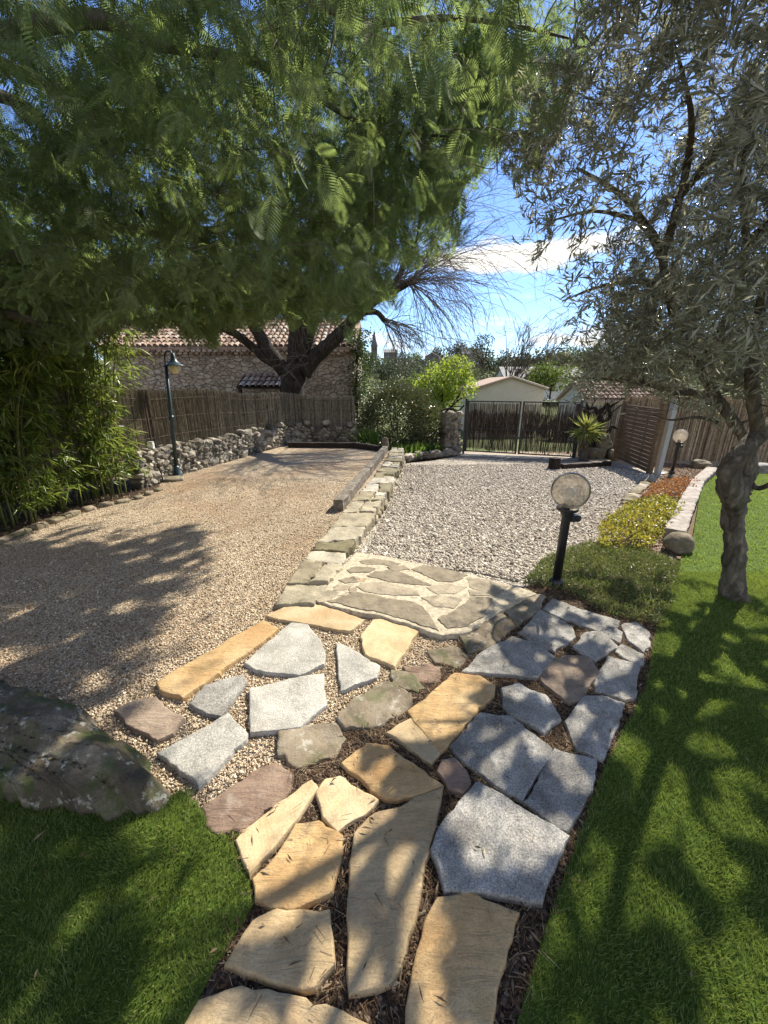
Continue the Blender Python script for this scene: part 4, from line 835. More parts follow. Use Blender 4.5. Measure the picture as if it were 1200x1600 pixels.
box_house('white_house', (23.2, 62, -.8), 11, 7, 3.2, -.05, 1.5, 'long grey-roofed white house partly hidden behind the gable', 'whitewash', 'slab', False, ((-2.5, 1.8, 1.1, 1.1), (1.2, 1.8, 1.1, 1.1), (3.6, 1.4, 1.2, 2.2)), over=.3)
hz = lambda x, y: base_z(x, y)
def church():
    x, y = -7.0, 300; z = 17.3; root = empty('church', (x, y, z)); tag(root, 'distant church with tall pointed spire on the hilltop', 'church')
    m = MB(); m.box((x, y, z + 4.2), (4.4, 4.4, 11.5)); t = m.build('tower', M['spire'], root)
    m = MB(); m.box((x, y, z + 10.1), (5.0, 5.0, .5)); m.build('cornice', M['spire'], t)
    for s in (-.8, .8): m = MB(); m.box((x + s, y - 2.21, z + 7.8), (.7, .1, 2.6)); m.build('belfry_opening', M['dark'], t)
    m = MB(); m.lathe([(2.5, 10.3), (1.6, 13.2), (.1, 20.6), (.02, 20.7)], (x, y, z), 8); 
    for a in range(4): q = a * math.pi / 2 + .785; m.lathe([(.45, 10), (.45, 11), (.02, 13)], (x + 2.2 * math.cos(q), y + 2.2 * math.sin(q), z), 6)
    m.build('spire', M['spire'], root)
    m = MB(); V = [(x - 16, y - 3, z - 6), (x - 2, y - 3, z - 6), (x - 2, y + 6, z - 6), (x - 16, y + 6, z - 6)]; m.box((x - 8.5, y + 1.5, z - 1), (13, 8, 8)); m.build('nave', M['spire'], root)
    m = MB(); m.add([(x - 15.3, y - 2.9, z + 3), (x - 1.7, y - 2.9, z + 3), (x - 1.7, y + 1.5, z + 6), (x - 15.3, y + 1.5, z + 6), (x - 15.3, y + 5.9, z + 3), (x - 1.7, y + 5.9, z + 3)], [(0, 1, 2, 3), (3, 2, 5, 4), (0, 3, 4), (1, 5, 2)]); m.build('roof', M['slab'], root)
church()
VG = 'village houses on the far hill'
vil = [(610, 570, 8.5, 7, 8, 'tall plain village house right of the church spire', 'spire', 'slab'), (653, 578, 10, 8, 4, 'low pale village house at mid hill', 'render', 'slab'), (702, 572, 13, 8, 5, 'broad pale village house at the right end of the hilltop', 'render', 'tile'), (676, 566, 9, 8, 4, 'small distant village house between pale ones', 'spire', 'tile'), (735, 562, 12, 8, 4, 'long dark village house by the hilltop pines', 'spire', 'slab')]
for px_, py_, w, d, h, lb, wl, rf in vil:
    q = AT(px_, py_, 275); box_house('village_house', (q[0], q[1], q[2] - .5), w, d, h, random.uniform(-.3, .3), 2.0, lb, wl, rf, random.random() < .4, ((-w * .22, h * .55, 1, 1.5), (w * .2, h * .55, 1, 1.5)), cat='house', group=VG)
    m = None

# ------------------------------------------------------------------ distant trees
def cluster_tree(name, base, h, rad, mat, n, leaf, label, group=None, trunk_r=None, crown_z=.6, squash=1.0, bark='darkbark', cat='tree', lobes=9):
    base = np.asarray(base, float); root = empty(name, base); tag(root, label, cat, group); tr = trunk_r or h * .03
    cz = base[2] + h * crown_z; C = []; Rl = []
    for k in range(lobes):
        a = random.uniform(0, 6.283); rr = rad * math.sqrt(random.random()) * .62; C.append((base[0] + rr * math.cos(a), base[1] + rr * math.sin(a), cz + random.uniform(-.9, 1.0) * (h * (1 - crown_z)) * .62)); Rl.append(rad * random.uniform(.35, .55))
    C = np.array(C); Rl = np.array(Rl); k = rng.integers(0, lobes, n); dirs = rand_unit(n); dep = Rl[k] * rng.uniform(.35, 1.08, n) ** .6
    P = C[k] + dirs * dep[:, None] * [1, 1, squash]; D = unit(dirs * .5 + rand_unit(n)); leaves('crown', P, D, rand_unit(n), leaf * rng.uniform(.6, 1.4, n), leaf * .62 * rng.uniform(.7, 1.3, n), M[mat], root)
    m = MB(); m.tube([base - [0, 0, .3], (base[0] + tr * .5, base[1], base[2] + h * .3), (base[0], base[1], cz)], [tr * 1.2, tr, tr * .5], 8)
    for c in C[:6]: m.tube(spline([(base[0], base[1], base[2] + h * .3), (base + c) / 2 + [0, 0, h * .12], c], 3), [tr * .55, tr * .2], 5)
    m.build('trunk', M[bark], root)
TG = 'trees on the slope below the village'
far = [  # px, py(base), Y, h, r, mat, label
    (575, 596, 150, 12, 5.5, 'tree_a', 'grey-green tree just under the church spire'), (612, 597, 120, 8, 4.2, 'tree_a', 'round grey-green tree in the valley behind the laurel'), (640, 600, 110, 6.5, 4, 'tree_a', 'pale olive-like tree left of the bright spring tree'),
    (596, 602, 90, 5.5, 3.4, 'tree_b', 'dark low tree behind the big laurel'), (560, 592, 170, 12, 6, 'tree_b', 'dark tree beside the house corner under the church'), (655, 585, 230, 9, 6, 'tree_b', 'small dark hillside tree among village houses'), (625, 575, 270, 11, 4, 'tree_b', 'dark tree by the tall village house'),
    (647, 573, 290, 12, 7, 'tree_c', 'light green hilltop tree right of the church'), (676, 572, 285, 14, 4, 'tree_b', 'slim dark hilltop tree'), (690, 572, 300, 15, 8, 'tree_b', 'dark pine clump tree on the hilltop ridge'), (715, 567, 310, 17, 9, 'tree_b', 'broad dark pine above the broad pale house'), (735, 572, 280, 14, 8, 'tree_b', 'dark evergreen at the right of the hilltop'), (752, 588, 150, 17, 4.5, 'tree_b', 'tall dark conical evergreen left of the bare tree'),
    (770, 590, 180, 12, 8, 'tree_a', 'grey-green hillside tree behind the bare tree'), (810, 588, 170, 10, 8, 'tree_b', 'dark hillside tree above the white house'), (850, 590, 150, 11, 7, 'tree_a', 'hillside tree right of the white house'), (885, 596, 90, 9, 6, 'tree_c', 'light green tree beyond the tiled outbuilding'), (930, 594, 100, 10, 7, 'tree_a', 'tree behind the tiled outbuilding roof'), (985, 598, 70, 8, 6, 'tree_b', 'dark tree seen through the olive above the timber screen'), (1060, 598, 60, 7, 6, 'tree_c', 'light tree seen through the olive above the reed fence'), (1140, 600, 50, 6, 5, 'tree_b', 'dark tree behind the reed fence at the right'), (1230, 600, 50, 7, 6, 'tree_b', 'dark tree far right behind the reed fence'),
    (720, 604, 60, 3.0, 3, 'tree_c', 'low light green bush right of the bright spring tree'), (860, 612, 34, 2.2, 2.4, 'tree_c', 'light green bush between the two outbuildings'), (540, 590, 130, 13, 7, 'tree_a', 'tree behind the stone house corner'), (665, 606, 55, 3.2, 3, 'tree_a', 'small grey-green tree behind the bright spring tree'), (350, 560, 60, 16, 9, 'tree_b', 'tall dark tree behind the stone house roof'), (180, 560, 40, 13, 8, 'tree_b', 'tall dark tree behind the bamboo'), (20, 560, 35, 13, 8, 'tree_b', 'big dark tree behind the bamboo at the left edge')]
for px_, py_, Y, h, r, mt, lb in far:
    q = AT(px_, py_, Y); n = 900 if Y > 100 else 2200
    cluster_tree('pine_tree' if 'pine' in lb or 'evergreen' in lb else 'tree', (q[0], q[1], q[2] - h * .12), h, r, mt, n, max(.22, r * (.14 if Y > 100 else .085)), lb, TG, crown_z=.62, squash=.8 if r > h * .4 else 1.2)
# shrubs and hedges that carpet the slope (nobody could count them)
def slope_scrub():
    n = 26000; Y = rng.uniform(45, 290, n); X = rng.uniform(-.35, .95, n) * Y * .9; dens = np.array([mnoise.noise(Vector((x * .03, y * .03, 5))) for x, y in zip(X, Y)]); k = dens > -.12; X, Y = X[k], Y[k]
    Z = np.array([base_z(x, y) for x, y in zip(X, Y)]); n = len(X); hgt = rng.random(n) * np.clip(1.0 + Y * .012, 1, 4.2); sz = np.clip(Y * .006, .3, 1.6)
    leaves('hillside_scrub', np.stack([X, Y, Z + hgt], 1), rand_unit(n), rand_unit(n), sz * rng.uniform(.6, 1.6, n), sz * .7, M['tree_a'])['kind'] = 'stuff'
slope_scrub()
def lime_tree():
    q = AT(690, 640, 20); cluster_tree('spring_tree', (q[0], 20, -1.3), 4.3, 1.75, 'lime', 5200, .15, 'bright yellow-green spring tree between laurel and metal gate', trunk_r=.12, crown_z=.62, squash=.85, lobes=12)
    q = AT(650, 640, 22); cluster_tree('spring_tree', (q[0], 22.5, -1.3), 3.7, 1.4, 'tree_c', 3000, .15, 'duller green tree just left of the bright spring tree', trunk_r=.1, crown_z=.62, squash=.85, lobes=9)
lime_tree()

def branch_tubes(mb, start, d, length, rad, depth, spread, droop, nseg=5, kids=(3, 5), minr=.004, ends=None, sides=5):
    p = np.asarray(start, float); d = unit(np.asarray(d, float)); path = [p]; seg = length / nseg
    for i in range(nseg):
        d = unit(d + rng.normal(0, .10, 3) + [0, 0, droop * (i + 1) / nseg]); p = p + d * seg; path.append(p)
    path = np.array(path); mb.tube(path, np.linspace(rad, max(rad * .45, minr), len(path)), sides, caps=False)
    if ends is not None: ends.append(p)
    if depth > 0:
        for k in range(random.randint(*kids)):
            i = random.randint(1, nseg); dd = unit(unit(path[min(i, nseg)] - path[i - 1]) + rng.normal(0, spread, 3)); branch_tubes(mb, path[i], dd, length * random.uniform(.45, .75), max(rad * .55, minr), depth - 1, spread, droop, nseg, kids, minr, ends, sides)
def big_bare_tree():
    q = AT(792, 600, 45); root = empty('bare_tree', (q[0], 45, -1)); tag(root, 'wide leafless tree with upswept branches behind the cream gable', 'tree'); m = MB(); base = np.array([q[0], 45, -1.2])
    m.tube([base, base + [0, 0, 2.0]], [.35, .28], 8); m.build('trunk', M['darkbark'], root); m = MB()
    for k in range(24):
        a = rng.uniform(0, 6.283); el = rng.uniform(.35, 1.3); d = (math.cos(a) * math.cos(el) * 1.3, math.sin(a) * .6 * math.cos(el), math.sin(el)); branch_tubes(m, base + [0, 0, 1.4 + random.random()], d, random.uniform(3.6, 5.2), .09, 3, .36, .04, 5, (3, 4), .015, None, 3)
    m.build('branches', M['twigbark'], root)
big_bare_tree()

# the big pollarded tree behind the fence: dark trunk, leafless drooping rods
def pollard_tree():
    Y = 11.75; root = empty('pollard_tree', (AT(458, 612, Y)[0], Y, -.4)); tag(root, 'big dark-trunked tree with bare drooping rods between the fence and the stone house', 'tree')
    A = lambda x, y, dy=0: AT(x, y, Y + dy)
    m = MB(); b = A(457, 612); m.tube(spline([(b[0], Y, -.5), (b[0], Y, .6), b, A(458, 590), A(459, 570)], 5), [.40, .35, .32, .35, .30], 16, rough=.12); m.tube(spline([A(459, 590), A(462, 555), A(463, 515), A(466, 470)], 6), [.28, .24, .2, .14], 12, rough=.14); m.build('trunk', M['darkbark'], root, True)
    m = MB(); kn = []
    def limb(pts, r): m.tube(spline(pts, 6), r, 10, rough=.12); kn.append(pts[-1])
    limb([A(445, 580), A(425, 555), A(408, 528), A(396, 508), A(385, 490)], [.22, .19, .16, .12])
    limb([A(440, 572), A(415, 560), A(392, 540), A(365, 520, -.3), A(332, 508, -.5)], [.16, .13, .11, .08])
    limb([A(466, 562), A(478, 530), A(486, 500), A(494, 470, .3)], [.26, .22, .18, .12])
    limb([A(472, 582), A(490, 560), A(515, 538), A(540, 512), A(560, 490), A(585, 470), A(612, 448)], [.27, .22, .19, .17, .15, .13, .12])
    limb([A(558, 491), A(575, 487), A(590, 489, -.2), A(601, 501, -.3)], [.12, .09, .07, .07])
    limb([A(590, 468), A(615, 455, -.4), A(640, 441, -.6)], [.11, .09, .08])
    limb([A(612, 448), A(625, 430, .4), A(630, 410, .5)], [.1, .08, .06])
    limb([A(463, 515), A(450, 480, .5), A(440, 440, .6)], [.18, .12, .08])
    m.build('limbs', M['darkbark'], root, True)
    m = MB()
    def rods(c, n, a0, a1, l0, l1, droop):
        for k in range(n):
            a = rng.uniform(a0, a1); dy = rng.normal(0, .5); d = np.array([math.cos(a), dy, math.sin(a)]); branch_tubes(m, c + rng.normal(0, .05, 3), d, rng.uniform(l0, l1) * .85, .012, 2, .40, droop, 7, (2, 4), .0042, None, 3)
    rods(A(640, 441, -.6), 44, R(-65), R(75), 1.5, 2.8, -.12); rods(A(630, 410, .5), 34, R(-15), R(80), 1.5, 2.8, -.10); rods(A(601, 501, -.3), 24, R(-70), R(30), .9, 1.7, -.12); rods(A(612, 448), 22, R(10), R(80), 1.2, 2.2, -.08)
    rods(A(494, 470, .3), 16, R(20), R(160), 1.0, 2.0, -.05); rods(A(385, 490), 14, R(40), R(200), .8, 1.6, -.1); rods(A(332, 508, -.5), 12, R(100), R(290), .6, 1.2, -.1); rods(A(440, 440, .6), 16, R(30), R(180), 1, 2, -.05); rods(A(466, 470), 12, R(30), R(150), 1, 2, -.04)
    for k in range(14): c = A(random.uniform(420, 500), random.uniform(540, 585), -.3); branch_tubes(m, c, (rng.normal(0, 1), -.2, rng.normal(0, .5)), rng.uniform(.5, 1.2), .008, 1, .4, -.05, 6, (1, 3), .004, None, 3)
    m.build('rods', M['twigbark'], root)
pollard_tree()
# thin trees out of leaf stand in the haze of branches behind the house too
def ivy():
    n = 3800; z = rng.uniform(-.3, 3.3, n); w = .16 + .12 * np.sin(z * 2.4) ** 2; P = np.stack([-.92 + rng.normal(0, 1, n) * w, 13.85 + rng.uniform(-.1, .9, n), z], 1); root = empty('ivy', (-.95, 14, -.4)); tag(root, 'ivy climbing the right hand corner of the stone house', 'ivy')
    leaves('leaves', P, unit(rand_unit(n) + [0, 0, -.6]), rand_unit(n), rng.uniform(.05, .1, n), rng.uniform(.04, .08, n), M['ivy'], root)
    m = MB()
    for k in range(4): m.tube([(-.95 + .05 * k, 13.93, -.4), (-.9 - .05 * k, 13.95, 1.2), (-.95 + .06 * k, 13.95, 3.0)], .015, 5)
    m.build('stems', M['darkbark'], root)
ivy()

# ------------------------------------------------------------------ shrubs by the gate
def shrub(name, C, Rr, n, leaf, wid, mat, label, base, cat='shrub', shell=.55, stems=14, lump=.25, seed=0, flat_bottom=None):
    C = np.asarray(C, float); Rr = np.asarray(Rr, float); d = rand_unit(n); lum = np.array([1 + lump * mnoise.noise(Vector(q) * 2.2 + Vector((seed, 0, 0))) + lump * .6 * mnoise.noise(Vector(q) * 5 + Vector((seed, 3, 0))) for q in d]); r = rng.uniform(shell ** 3, 1, n) ** (1 / 3) * lum
    P = C + d * r[:, None] * Rr
    if flat_bottom is not None: P = P[P[:, 2] > flat_bottom]
    n = len(P); d = unit(P - C); D = unit(d * .7 + rand_unit(n) * .8 + [0, 0, .25]); root = empty(name, base); tag(root, label, cat); leaves('leaves', P, D, unit(rand_unit(n) + [0, 0, .8]), leaf * rng.uniform(.6, 1.3, n), wid * rng.uniform(.7, 1.2, n), M[mat], root)
    m = MB()
    for k in range(stems): q = P[random.randrange(n)]; b = np.array(base) + [random.uniform(-.1, .1), random.uniform(-.1, .1), 0]; m.tube(spline([b, (b + q) / 2 + [0, 0, .15], q], 4), [.022, .006], 5)
    m.build('stems', M['darkbark'], root)
shrub('laurel_bush', (.38, 11.6, .55), (1.12, .95, 1.0), 15000, .085, .036, 'laurel', 'big rounded glossy-leaved laurel bush at the end of the terrace', (.38, 11.6, -.4), seed=2, flat_bottom=-.35, shell=.62)
shrub('laurel_bush', (1.35, 11.9, .25), (.62, .6, .75), 5200, .08, .034, 'laurel', 'lower laurel bush between the big laurel and the stone pier', (1.35, 11.9, -.4), seed=5, flat_bottom=-.35)
def iris(x, y, n, h, label):
    z = float(slope(y)) if x > .1 else -.02; root = empty('iris_plant', (x, y, z)); tag(root, label, 'iris plant', 'iris plants in front of the laurel'); b = rng.normal(0, .07, (n, 3)) * [1, 1, 0] + [x, y, z]; D = unit(rng.normal(0, .33, (n, 3)) * [1, 1, 0] + [0, 0, 1])
    L1 = h * rng.uniform(.6, 1.1, n); N = unit(rng.normal(size=(n, 3)) * [1, 1, .1]); V1, F1 = leaf_arrays(b, D, N, L1, .035, fold=.05, mid=.5, curl=.12); fast_mesh('blades', V1, F1, M['iris'], root); m = MB(); m.tube([(x - .06, y, z), (x + .06, y, z + .01)], .018, 6); m.build('rhizome', M['darkbark'], root)
ip = [(-.55, 10.35, .5, 'blue-green iris clump at the left end behind the short dark timber'), (-.25, 10.3, .48, 'iris clump behind the short dark timber'), (.2, 10.25, .46, 'iris clump just behind the upright marker stone'), (.5, 10.3, .44, 'bright iris clump right of the marker stone'), (.75, 10.45, .46, 'bright iris clump at the middle of the row'), (1.0, 10.6, .46, 'bright iris clump under the laurel edge'), (1.25, 10.75, .44, 'iris clump beside the lower laurel'), (1.5, 10.9, .42, 'iris clump nearest the stone pier'), (.35, 10.6, .5, 'tall iris clump close to the laurel foot')]
for x, y, h, lb in ip: iris(x, y, 46, h, lb)
def dead_branch():
    m = MB(); branch_tubes(m, (1.75, 11.3, .78), (.5, 0, .5), .6, .03, 1, .4, -.1, 6, (2, 3), .01); m.tube(spline([(1.6, 11.25, .82), (1.85, 11.2, .9), (2.1, 11.2, .84), (2.25, 11.2, .98)], 6), .022, 7); o = m.build('dead_branch', M['darkbark']); tag(o, 'dark dead branch lying across the top of the stone pier', 'branch')
dead_branch()
def yucca():
    x, y, z = 5.2, 10.0, -.36; root = empty('yucca', (x, y, z)); tag(root, 'yucca with a rosette of striped sword leaves on a short trunk', 'yucca'); m = MB(); m.tube(spline([(x, y, z), (x + .02, y, z + .3), (x - .02, y, z + .62)], 6), [.10, .085, .09], 12, rough=.25); m.build('trunk', M['mimosabark'], root)
    n = 130; a = rng.uniform(0, 6.283, n); el = rng.uniform(-.75, 1.45, n); D = np.stack([np.cos(a) * np.cos(el), np.sin(a) * np.cos(el), np.sin(el)], 1); P = np.array([x - .02, y, z + .66]) + D * .05 + [0, 0, .06]; L1 = rng.uniform(.36, .58, n) * np.where(el < -.2, .7, 1)
    leaves('leaves', P, D, unit(np.array([0, 0, 1.0]) + rng.normal(0, .2, (n, 3))), L1, .045, M['yucca'], root, fold=.15, mid=.4, curl=.18)
    n = 40; a = rng.uniform(0, 6.283, n); D = np.stack([np.cos(a) * .4, np.sin(a) * .4, -np.ones(n)], 1); leaves('dead_leaves', np.array([x - .02, y, z + .6]) + D * .04, D, rand_unit(n), rng.uniform(.2, .4, n), .03, M['litter'], root)
yucca()
def gnarled():
    root = empty('gnarled_vine', (5.75, 10.6, -.38)); tag(root, 'old gnarled leafless vine with twisted dark limbs behind the yucca', 'vine'); m = MB()
    for pts, r in (([(5.75, 10.6, -.4), (5.7, 10.6, .2), (5.85, 10.6, .55), (5.75, 10.6, .8), (5.95, 10.6, 1.05)], [.09, .08, .07, .05]), ([(5.8, 10.6, .45), (5.5, 10.6, .6), (5.4, 10.55, .85), (5.2, 10.6, .88), (5.15, 10.6, 1.05)], [.06, .05, .04]), ([(5.75, 10.6, .75), (5.6, 10.6, .95), (5.45, 10.6, .92), (5.35, 10.6, 1.1)], [.05, .04, .03]), ([(5.85, 10.6, .55), (6.05, 10.6, .7), (6.0, 10.6, .95), (6.2, 10.6, 1.1)], [.055, .045, .03]), ([(5.72, 10.6, .1), (6.0, 10.55, .2), (6.15, 10.6, .45), (6.3, 10.6, .4)], [.06, .05, .03])): m.tube(spline(pts, 6), r, 8, rough=.2)
    for k in range(14): branch_tubes(m, (random.uniform(5.2, 6.2), 10.6, random.uniform(.6, 1.05)), rng.normal(0, 1, 3), .4, .018, 1, .5, 0, 5, (1, 3), .006, None, 4)
    m.build('limbs', M['darkbark'], root)
gnarled()

# ------------------------------------------------------------------ bamboo
def build_bamboo():
    spots = [(-4.45, 3.55, 'dark bamboo clump at the left edge of the terrace'), (-4.3, 4.15, 'bamboo clump with bare lower stems second along the border stones'), (-4.2, 4.75, 'middle bamboo clump along the border stones'), (-3.98, 5.3, 'sunlit bamboo clump nearest the tall lamp post'), (-5.0, 4.3, 'bamboo clump behind the row at the left'), (-5.2, 5.2, 'tall bamboo clump at the back, arching over the fence'), (-4.5, 5.75, 'bamboo clump arching towards the lamp shade'), (-5.2, 3.1, 'bamboo clump beside the feathery tree trunk')]
    for k, (x, y, lb) in enumerate(spots):
        root = empty('bamboo', (x, y, 0)); tag(root, lb, 'bamboo', 'bamboo clumps behind the border stones'); mc = MB(); LP = []; LD = []; LL = []
        nc = 17
        for i in range(nc):
            a = rng.uniform(0, 6.283); r = .26 * math.sqrt(rng.random()); b = np.array([x + r * math.cos(a), y + r * math.sin(a), 0]); h = rng.uniform(1.9, 3.0); out = np.array([math.cos(a) + .35, math.sin(a) - .1, 0]) * rng.uniform(.1, .5); path = spline([b, b + out * .15 + [0, 0, h * .45], b + out * .55 + [0, 0, h * .8], b + out * 1.25 + [0, 0, h]], 7)
            mc.tube(path, np.linspace(.010, .003, len(path)), 5)
            for q in range(44):
                t = rng.uniform(.10, 1); c = path[min(int(t * (len(path) - 1)), len(path) - 1)]; az = rng.uniform(0, 6.283); bd = unit(np.array([math.cos(az), math.sin(az), rng.uniform(-.1, .6)])); bl = rng.uniform(.12, .42) * (1.2 - .5 * t); tip = c + bd * bl + [0, 0, -.05 * bl]
                if q % 3 == 0: mc.tube([c, tip], [.003, .0015], 3, caps=False)
                nl = rng.integers(5, 10); s = rng.uniform(.35, 1.05, nl); LP.append(c + (tip - c) * s[:, None]); LD.append(unit(bd * .7 + rng.normal(0, .5, (nl, 3)) + [0, 0, -.55])); LL.append(rng.uniform(.11, .20, nl))
        mc.build('culms', M['culm'], root, True); P = np.vstack(LP); D = np.vstack(LD); Ln = np.concatenate(LL); px_, py_, ok, zc = PX(P)
        keep = ~(ok & (px_ > 252 + 12 * np.sin(py_ * .05)) & (py_ > 580)) & ~(ok & (px_ > 345 - (py_ - 540) * .6)) & ~(ok & (px_ > 215) & (py_ > 770)); P, D, Ln = P[keep], D[keep], Ln[keep]
        leaves('leaves', P, D, unit(rand_unit(len(P)) * .7 + [0, 0, 1]), Ln, Ln * .12, M['bamboo'], root, fold=.12, mid=.35, curl=.12)
build_bamboo()
sheet('bamboo_soil', [(-9, 2.6), (-4.6, 3.0), (-4.05, 3.5), (-3.98, 4.1), (-3.88, 4.7), (-3.58, 5.25), (-3.55, 5.9), (-3.8, 6.4), (-9, 6.4)], FLAT(.006), M['soil'], .4)

# ------------------------------------------------------------------ where the sun reaches the ground through the crowns
SUNNY = [[G(*p)[:2] for p in q] for q in (
    [(330, 850), (300, 815), (180, 812), (230, 770), (450, 705), (700, 715), (930, 730), (900, 800), (850, 870), (760, 905), (740, 985), (690, 1010), (770, 1060), (690, 1170), (620, 1180), (560, 1160), (480, 1260), (420, 1285), (330, 1260), (240, 1190), (300, 1085), (440, 985), (420, 930), (360, 900)],
    [(1000, 735), (1200, 735), (1330, 950), (1180, 940), (1090, 880), (1000, 850), (930, 850)],
    [(360, 1290), (480, 1230), (560, 1300), (520, 1400), (430, 1400)],
    [(385, 1285), (400, 1400), (335, 1500), (250, 1590), (180, 1640), (150, 1620), (240, 1510), (300, 1420), (325, 1360), (270, 1320), (300, 1275)],
    [(660, 1270), (860, 1310), (840, 1390), (700, 1370)], [(950, 1000), (1010, 985), (985, 1090), (900, 1160), (870, 1230), (840, 1180), (930, 1060)],
    [(860, 1420), (1000, 1230), (1060, 1230), (960, 1400), (880, 1600), (830, 1600)])]
def ragged(px_, py_, mask, amp=34):
    n1 = np.array([mnoise.noise(Vector((a * .012, b * .012, 77))) + .7 * mnoise.noise(Vector((a * .04, b * .02, 78))) for a, b in zip(np.clip(px_, -3000, 3000), np.clip(py_, -3000, 3000))])
    return inpoly(px_ + n1 * amp, py_ + n1 * amp * 1.6, mask)
def shadow_in(P, polys=None):
    t = P[:, 2] / SUNV[2]; x = P[:, 0] - SUNV[0] * t; y = P[:, 1] - SUNV[1] * t; r = np.zeros(len(P), bool); x = x + np.array([.22 * mnoise.noise(Vector((a * 2.6, b * 2.6, 31))) + .12 * mnoise.noise(Vector((a * 8, b * 8, 31))) for a, b in zip(x, y)])
    for q in (polys or SUNNY): r |= inpoly(x, y, q)
    return r

DEEP = [[G(*p)[:2] for p in q] for q in (
    [(-250, 880), (60, 850), (300, 822), (372, 862), (345, 900), (330, 1000), (245, 1060), (170, 1105), (60, 1050), (-250, 1040)],
    [(-300, 1060), (60, 1075), (140, 1120), (150, 1250), (250, 1330), (200, 1430), (90, 1640), (-900, 1640), (-900, 1100)])]
def dapple(P):                                      # gaps between boughs along the sun's direction
    t = P[:, 2] / SUNV[2]; x = P[:, 0] - SUNV[0] * t; y = P[:, 1] - SUNV[1] * t
    f = np.array([mnoise.noise(Vector((a * 6.0, b * 6.0, 4))) + .6 * mnoise.noise(Vector((a * 13, b * 13, 4))) + .32 * mnoise.noise(Vector((a * 1.5, b * 1.5, 9))) for a, b in zip(x, y)])
    deep = np.zeros(len(P), bool); j = np.array([.20 * mnoise.noise(Vector((a * 3, b * 3, 61))) + .12 * mnoise.noise(Vector((a * 8, b * 8, 62))) for a, b in zip(x, y)]); x = x + j; y = y + j * .7
    for q in DEEP: deep |= inpoly(x, y, q)
    vis = inpoly(x, y, [(-2.2, -.3), (2.8, -.3), (4.5, 3.6), (-4.2, 5.5), (-4.2, 2.5)])
    return f > np.where(deep, .36, np.where(vis, .08, .55))

def scatter(poly, n):
    poly = np.array([p[:2] for p in poly]); lo, hi = poly.min(0), poly.max(0); out = np.zeros((0, 2))
    while len(out) < n: q = rng.uniform(lo, hi, (n * 2, 2)); out = np.vstack([out, q[inpoly(q[:, 0], q[:, 1], poly)]])
    return out[:n]
class Skeleton:                                     # limbs to which new boughs attach
    def __init__(s): s.mb = MB(); s.nodes = np.zeros((0, 3)); s.rad = np.zeros(0)
    def limb(s, pts, r, n=8, sides=10, rough=.12):
        p = spline(pts, n); rr = np.interp(np.linspace(0, 1, len(p)), np.linspace(0, 1, len(r)), r); s.mb.tube(p, rr, sides, rough=rough); s.nodes = np.vstack([s.nodes, p]); s.rad = np.r_[s.rad, rr]
    def grow(s, target, r1=.005, wob=.06, sides=5, up=.12, rmax=.03):
        d = np.linalg.norm(s.nodes - target, axis=1); i = int(np.argmin(d)); a = s.nodes[i]; L_ = d[i]; r0 = min(s.rad[i] * .65, rmax, .006 + L_ * .014)
        mid = (a + target) / 2 + rng.normal(0, wob * L_, 3) + [0, 0, up * L_]; q = (a * .35 + mid * .65) + rng.normal(0, wob * L_ * .4, 3); p = spline([a, q, (mid + target) / 2 + rng.normal(0, wob * L_ * .5, 3), target], 5); rr = np.linspace(r0, r1, len(p)); s.mb.tube(p, rr, sides, caps=False); s.nodes = np.vstack([s.nodes, p[3:]]); s.rad = np.r_[s.rad, rr[3:]]
        return unit(p[-1] - p[-3])

